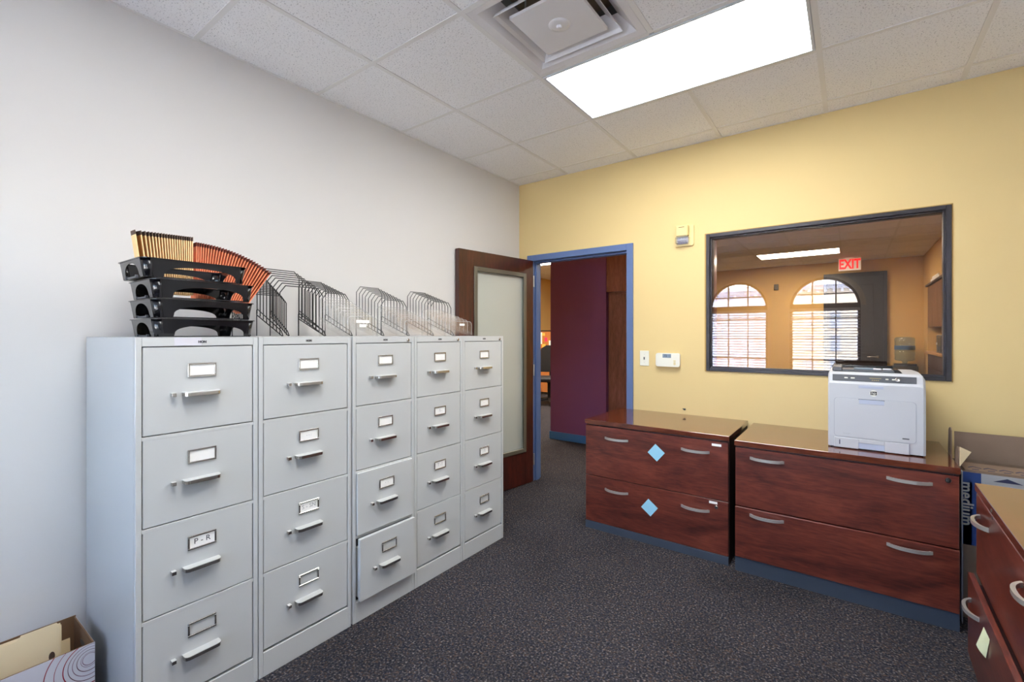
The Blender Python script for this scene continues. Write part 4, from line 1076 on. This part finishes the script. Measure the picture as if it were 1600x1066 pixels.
# far door with lever, exit sign, water cooler
def dark_door():
    g = G().m('dark_door').box(2.47, 2.99, YB-0.03, YB, 0, 2.46)
    d = struct('door_2', G().m('dark_door').box(2.10, 2.945, YB-0.050, YB-0.004, 0.01, 2.42, 0.003))
    obj('door_frame', G().m('frame_dark').box(2.05, 2.10, YB-0.06, YB-0.001, 0, 2.48, 0.003).box(2.945, 2.995, YB-0.06, YB-0.001, 0, 2.48, 0.003).box(2.10, 2.945, YB-0.06, YB-0.001, 2.42, 2.48, 0.003), d)
    for z0, z1 in ((0.25, 1.0), (1.12, 2.25)): obj('door_panel', G().m('dark_door').box(2.24, 2.80, YB-0.056, YB-0.050, z0, z1, 0.004), d)
    T = Matrix.Translation((2.86, YB-0.05, 0.92)) @ Matrix.Rotation(PI/2, 4, 'X')
    obj('door_handle', G().m('chrome').lathe([(0.034, 0), (0.034, 0.008), (0.012, 0.012), (0.012, 0.05)], 18, T=T).tube([(2.86, YB-0.10, 0.92), (2.78, YB-0.10, 0.925), (2.71, YB-0.095, 0.92)], 0.011, 10), d)
dark_door()
def exit_sign():
    t = thing('exit_sign', 'white exit sign with red letters hung from the ceiling, seen through the interior window', 'exit sign', (2.452, 6.75, 0))
    obj('housing', G().m('exit_body').box(-0.162, 0.162, -0.02, 0.02, 2.478, 2.694, 0.004), t)
    g = G(); add_mesh(g, text_mesh('EXIT', 0.20, 'exit_red', face_ny(0.0, 2.584, -0.0235) @ Matrix.Diagonal((0.76, 1.16, 1, 1)), depth=0.004, space=1.0, bold=0.007), 'exit_red'); obj('exit_lettering', g, t)
    obj('ceiling_mount', G().m('exit_body').box(-0.06, 0.06, -0.03, 0.03, 2.694, H), t)
exit_sign()
def cooler():
    t = thing('water_cooler', 'black water cooler carrying a clear water bottle, in the next room by the tan wall', 'water cooler', (3.215, 6.9, 0))
    obj('cabinet', G().m('black_plastic').box(-0.165, 0.165, -0.165, 0.165, 0, 0.80, 0.012).box(-0.150, 0.150, -0.150, 0.150, 0.80, 0.835, 0.01), t)
    obj('drip_tray', G().m('grey_plastic').box(-0.11, 0.11, -0.20, -0.165, 0.46, 0.48, 0.004), t)
    for x in (-0.06, 0.06): obj('tap', G().m('grey_plastic').box(x-0.015, x+0.015, -0.20, -0.165, 0.66, 0.71, 0.004), t)
    b = obj('bottle', G().m('bottle').lathe([(0.03, 0.835), (0.04, 0.87), (0.13, 0.885), (0.138, 0.905), (0.134, 0.96), (0.138, 0.98), (0.138, 1.04), (0.132, 1.055), (0.138, 1.07), (0.138, 1.14), (0.132, 1.155), (0.138, 1.17), (0.138, 1.26), (0.12, 1.285), (0.02, 1.29)], 28), t)
    obj('bottle_label', G().m('bottle_blue').lathe([(0.1392, 1.07), (0.1392, 1.14)], 28), b)
cooler()
def kitchenette():
    x = XR
    t = thing('upper_cabinet', 'brown wood upper cabinet recessed in the tan side wall of the next room', 'cabinet', (x, 5.66, 1.45))
    for k in range(4):
        y0 = -1.05+0.527*k; obj('cabinet_door', G().m('kitchen_wood').box(0.0, 0.02, y0, y0+0.522, 0, 0.66, 0.002), t)
    obj('carcass', G().m('kitchen_wood').box(0.02, 0.35, -1.055, 1.055, 0, 0.665), t)
    obj('cornice', G().m('kitchen_dark').box(-0.03, 0.02, -1.06, 1.06, 0.665, 0.695, 0.003), t)
    t = thing('base_cabinet', 'dark base cabinet under the counter in the next room', 'cabinet', (x, 5.66, 0))
    obj('carcass', G().m('kitchen_dark').box(0.02, 0.35, -1.055, 1.055, 0, 1.02), t)
    for k in range(4):
        y0 = -1.05+0.527*k; obj('cabinet_door', G().m('kitchen_dark').box(0.0, 0.02, y0, y0+0.522, 0.1, 0.80, 0.002), t); obj('drawer_front', G().m('kitchen_dark').box(0.0, 0.02, y0, y0+0.522, 0.81, 1.01, 0.002), t)
    tag(obj('countertop', G().m('tan_wood').box(x-0.03, x+0.35, 4.605, 6.715, 1.02, 1.06, 0.003)), 'tan counter top over the dark base cabinet in the next room', 'counter')
    tag(obj('backsplash', G().m('kitchen_grey').box(x+0.33, x+0.358, 4.605, 6.715, 1.06, 1.45)), 'grey backsplash between counter and upper cabinet in the next room', 'backsplash')
    t = thing('microwave', 'small dark appliance on the tan counter with a pale badge', 'appliance', (x+0.14, 5.6, 1.06))
    obj('case', G().m('kitchen_grey').box(-0.13, 0.15, -0.24, 0.24, 0.002, 0.26, 0.006), t)
    obj('door', G().m('black_plastic').box(-0.136, -0.13, -0.23, 0.10, 0.015, 0.245, 0.003), t); obj('badge', G().m('white_plastic').box(-0.138, -0.131, 0.12, 0.22, 0.12, 0.15), t)
    for k in range(2):
        tag(obj('paper_stack', G().m('paper').box(-0.02, 0.10, -0.42+0.0*k, 0.42-0.25*k, 0, 0.035-0.008*k, 0.002), loc=(x-0.005+0.0*k, 5.7+0.1*k, 2.1455+0.036*k)), ('lower white stack of papers lying on the cabinet cornice in the next room', 'smaller white paper stack on top of the lower one on the cornice')[k], 'papers')
kitchenette()
tag(obj('wall_sensor', G().m('kitchen_grey').box(-0.04, 0.04, -0.03, 0, -0.06, 0.06, 0.006), loc=(1.254, YB, 2.29)), 'small grey sensor box high on the tan far wall between the mirrored arches', 'sensor')

# glimpse through the doorway: partition with notes, chair, desk end
def partition():
    t = thing('cubicle_partition', 'cork cubicle partition with a dark top edge seen left of the purple wall', 'partition', (0, 5.2, 0), 0)
    obj('panel', G().m('cork').box(-3.5, -2.3, 0, 0.05, 0.05, 1.40), t)
    obj('top_cap', G().m('chair_black').box(-3.51, -2.29, -0.006, 0.056, 1.40, 1.425, 0.003), t)
    obj('post', G().m('chair_black').box(-2.32, -2.29, -0.003, 0.053, 0, 1.40), t)
    return t
partition()
notes = (('paper', -3.13, 1.25, 0.09, 0.26), ('pink', -2.985, 1.22, 0.07, 0.09), ('yellow_note', -3.04, 1.08, 0.09, 0.08), ('pink', -2.955, 1.02, 0.08, 0.09), ('paper', -2.885, 1.13, 0.05, 0.14), ('yellow_note', -3.05, 1.335, 0.07, 0.06))
nl = ('large white sheet pinned on the cork partition', 'upper pink note pinned on the cork partition', 'lower yellow note pinned on the cork partition', 'lower pink note pinned on the cork partition', 'narrow white slip pinned at the right on the cork partition', 'upper yellow note pinned near the partition top edge')
for (k, x, z, w, h), l in zip(notes, nl):
    tag(obj('pinned_note', G().m(k).box(-w/2, w/2, -0.003, 0, -h/2, h/2), loc=(x, 5.2, z)), l, 'note', 'notes pinned on the cork partition')
def chair():
    t = thing('office_chair', 'black high-backed office chair glimpsed through the doorway left of the purple wall', 'chair', (-2.16, 4.0, 0), math.radians(20))
    obj('seat', G().m('chair_black').box(-0.25, 0.25, -0.25, 0.25, 0.44, 0.53, 0.03), t)
    pr = [(-0.24, 0.60), (-0.25, 0.85), (-0.20, 1.06), (-0.10, 1.12), (0.10, 1.12), (0.20, 1.06), (0.25, 0.85), (0.24, 0.60)]
    obj('backrest', G().m('chair_black').prism(pr, 'y', 0.20, 0.28), t)
    obj('column', G().m('chair_black').tube([(0, 0, 0.10), (0, 0, 0.44)], 0.03, 12), t)
    obj('back_stem', G().m('chair_black').box(-0.04, 0.04, 0.22, 0.25, 0.40, 0.62).box(-0.04, 0.04, 0.0, 0.25, 0.40, 0.43), t)
    for s in (-1, 1): obj('armrest', G().m('chair_black').box(s*0.27-0.025, s*0.27+0.025, -0.18, 0.14, 0.68, 0.72, 0.01).box(s*0.27-0.02, s*0.27+0.02, -0.02, 0.04, 0.46, 0.68), t)
    for k in range(5):
        a = 2*PI*k/5; c, s = math.cos(a), math.sin(a)
        lg = obj('leg', G().m('chair_black').tube([(0, 0, 0.11), (0.30*c, 0.30*s, 0.075)], [0.028, 0.018], 8), t)
        obj('caster', G().m('chair_black').lathe([(0.03, -0.012), (0.03, 0.012)], 14, T=Matrix.Translation((0.30*c, 0.30*s, 0.031)) @ Matrix.Rotation(PI/2, 4, 'X')), lg)
chair()
def desk():
    t = thing('desk', 'dark desk end standing in front of the black chair beyond the doorway', 'desk', (-2.02, 2.72, 0))
    obj('desk_top', G().m('chair_black').box(-0.75, 0.06, -0.25, 0.25, 0.70, 0.73, 0.002), t)
    obj('side_panel', G().m('chair_black').box(0.0, 0.03, -0.24, 0.24, 0, 0.70), t); obj('side_panel', G().m('chair_black').box(-0.74, -0.71, -0.24, 0.24, 0, 0.70), t)
desk()

# ------------------------------------------------------------------ the street outside the arched windows
FY = -70.0
struct('ground', G().m('street').box(-70, 60, FY-20, YN-0.3, -8.2, -8.0))
def facade(x0, x1, key, label, top, cols):
    t = thing('building', label, 'building', ((x0+x1)/2, FY, -8.0))
    w = (x1-x0)/2
    obj('wall', G().m(key).box(-w, w, -10, 0, 0, top), t)
    obj('cornice', G().m('fac_trim').box(-w, w, -10, 0.9, top, top+0.5).box(-w, w, -10, 0.5, top-0.5, top), t)
    me = G().m('fac_trim').box(-0.14, 0.14, 0.02, 0.40, -0.35, 0).mesh('bracket')
    k = -w+0.6
    while k < w-0.3:
        obj('bracket', me, t, loc=(k, 0, top-0.5)); k += 0.9
    obj('band_course', G().m('fac_trim').box(-w, w, 0, 0.15, top-3.1, top-2.8), t)
    fr = G().m('fac_trim').box(-0.62, -0.5, 0, 0.10, -1.0, 1.0).box(0.5, 0.62, 0, 0.10, -1.0, 1.0).box(-0.62, 0.62, 0, 0.10, 0.95, 1.1).box(-0.7, 0.7, 0, 0.16, -1.1, -0.98).mesh('window_frame')
    pn = G().m('shutter' if key == 'fac_white' else 'fac_glass').box(-0.5, 0.5, -0.02, 0.02, -1.0, 0.95).mesh('pane')
    for r_ in range(4):
        for c_ in range(cols):
            x = -w+(2*w)*(c_+0.5)/cols; z = top-4.6-3.05*r_
            f = obj('window_frame', fr, t, loc=(x, 0, z)); obj('pane', pn, f)
facade(-36, -6.8, 'fac_white', 'long white building across the street with grey shuttered windows, mirrored in the left arch', 15.6, 11)
facade(-6.2, 22, 'fac_cream', 'cream yellow building across the street with a bracketed cornice, mirrored in the right arch', 15.9, 10)
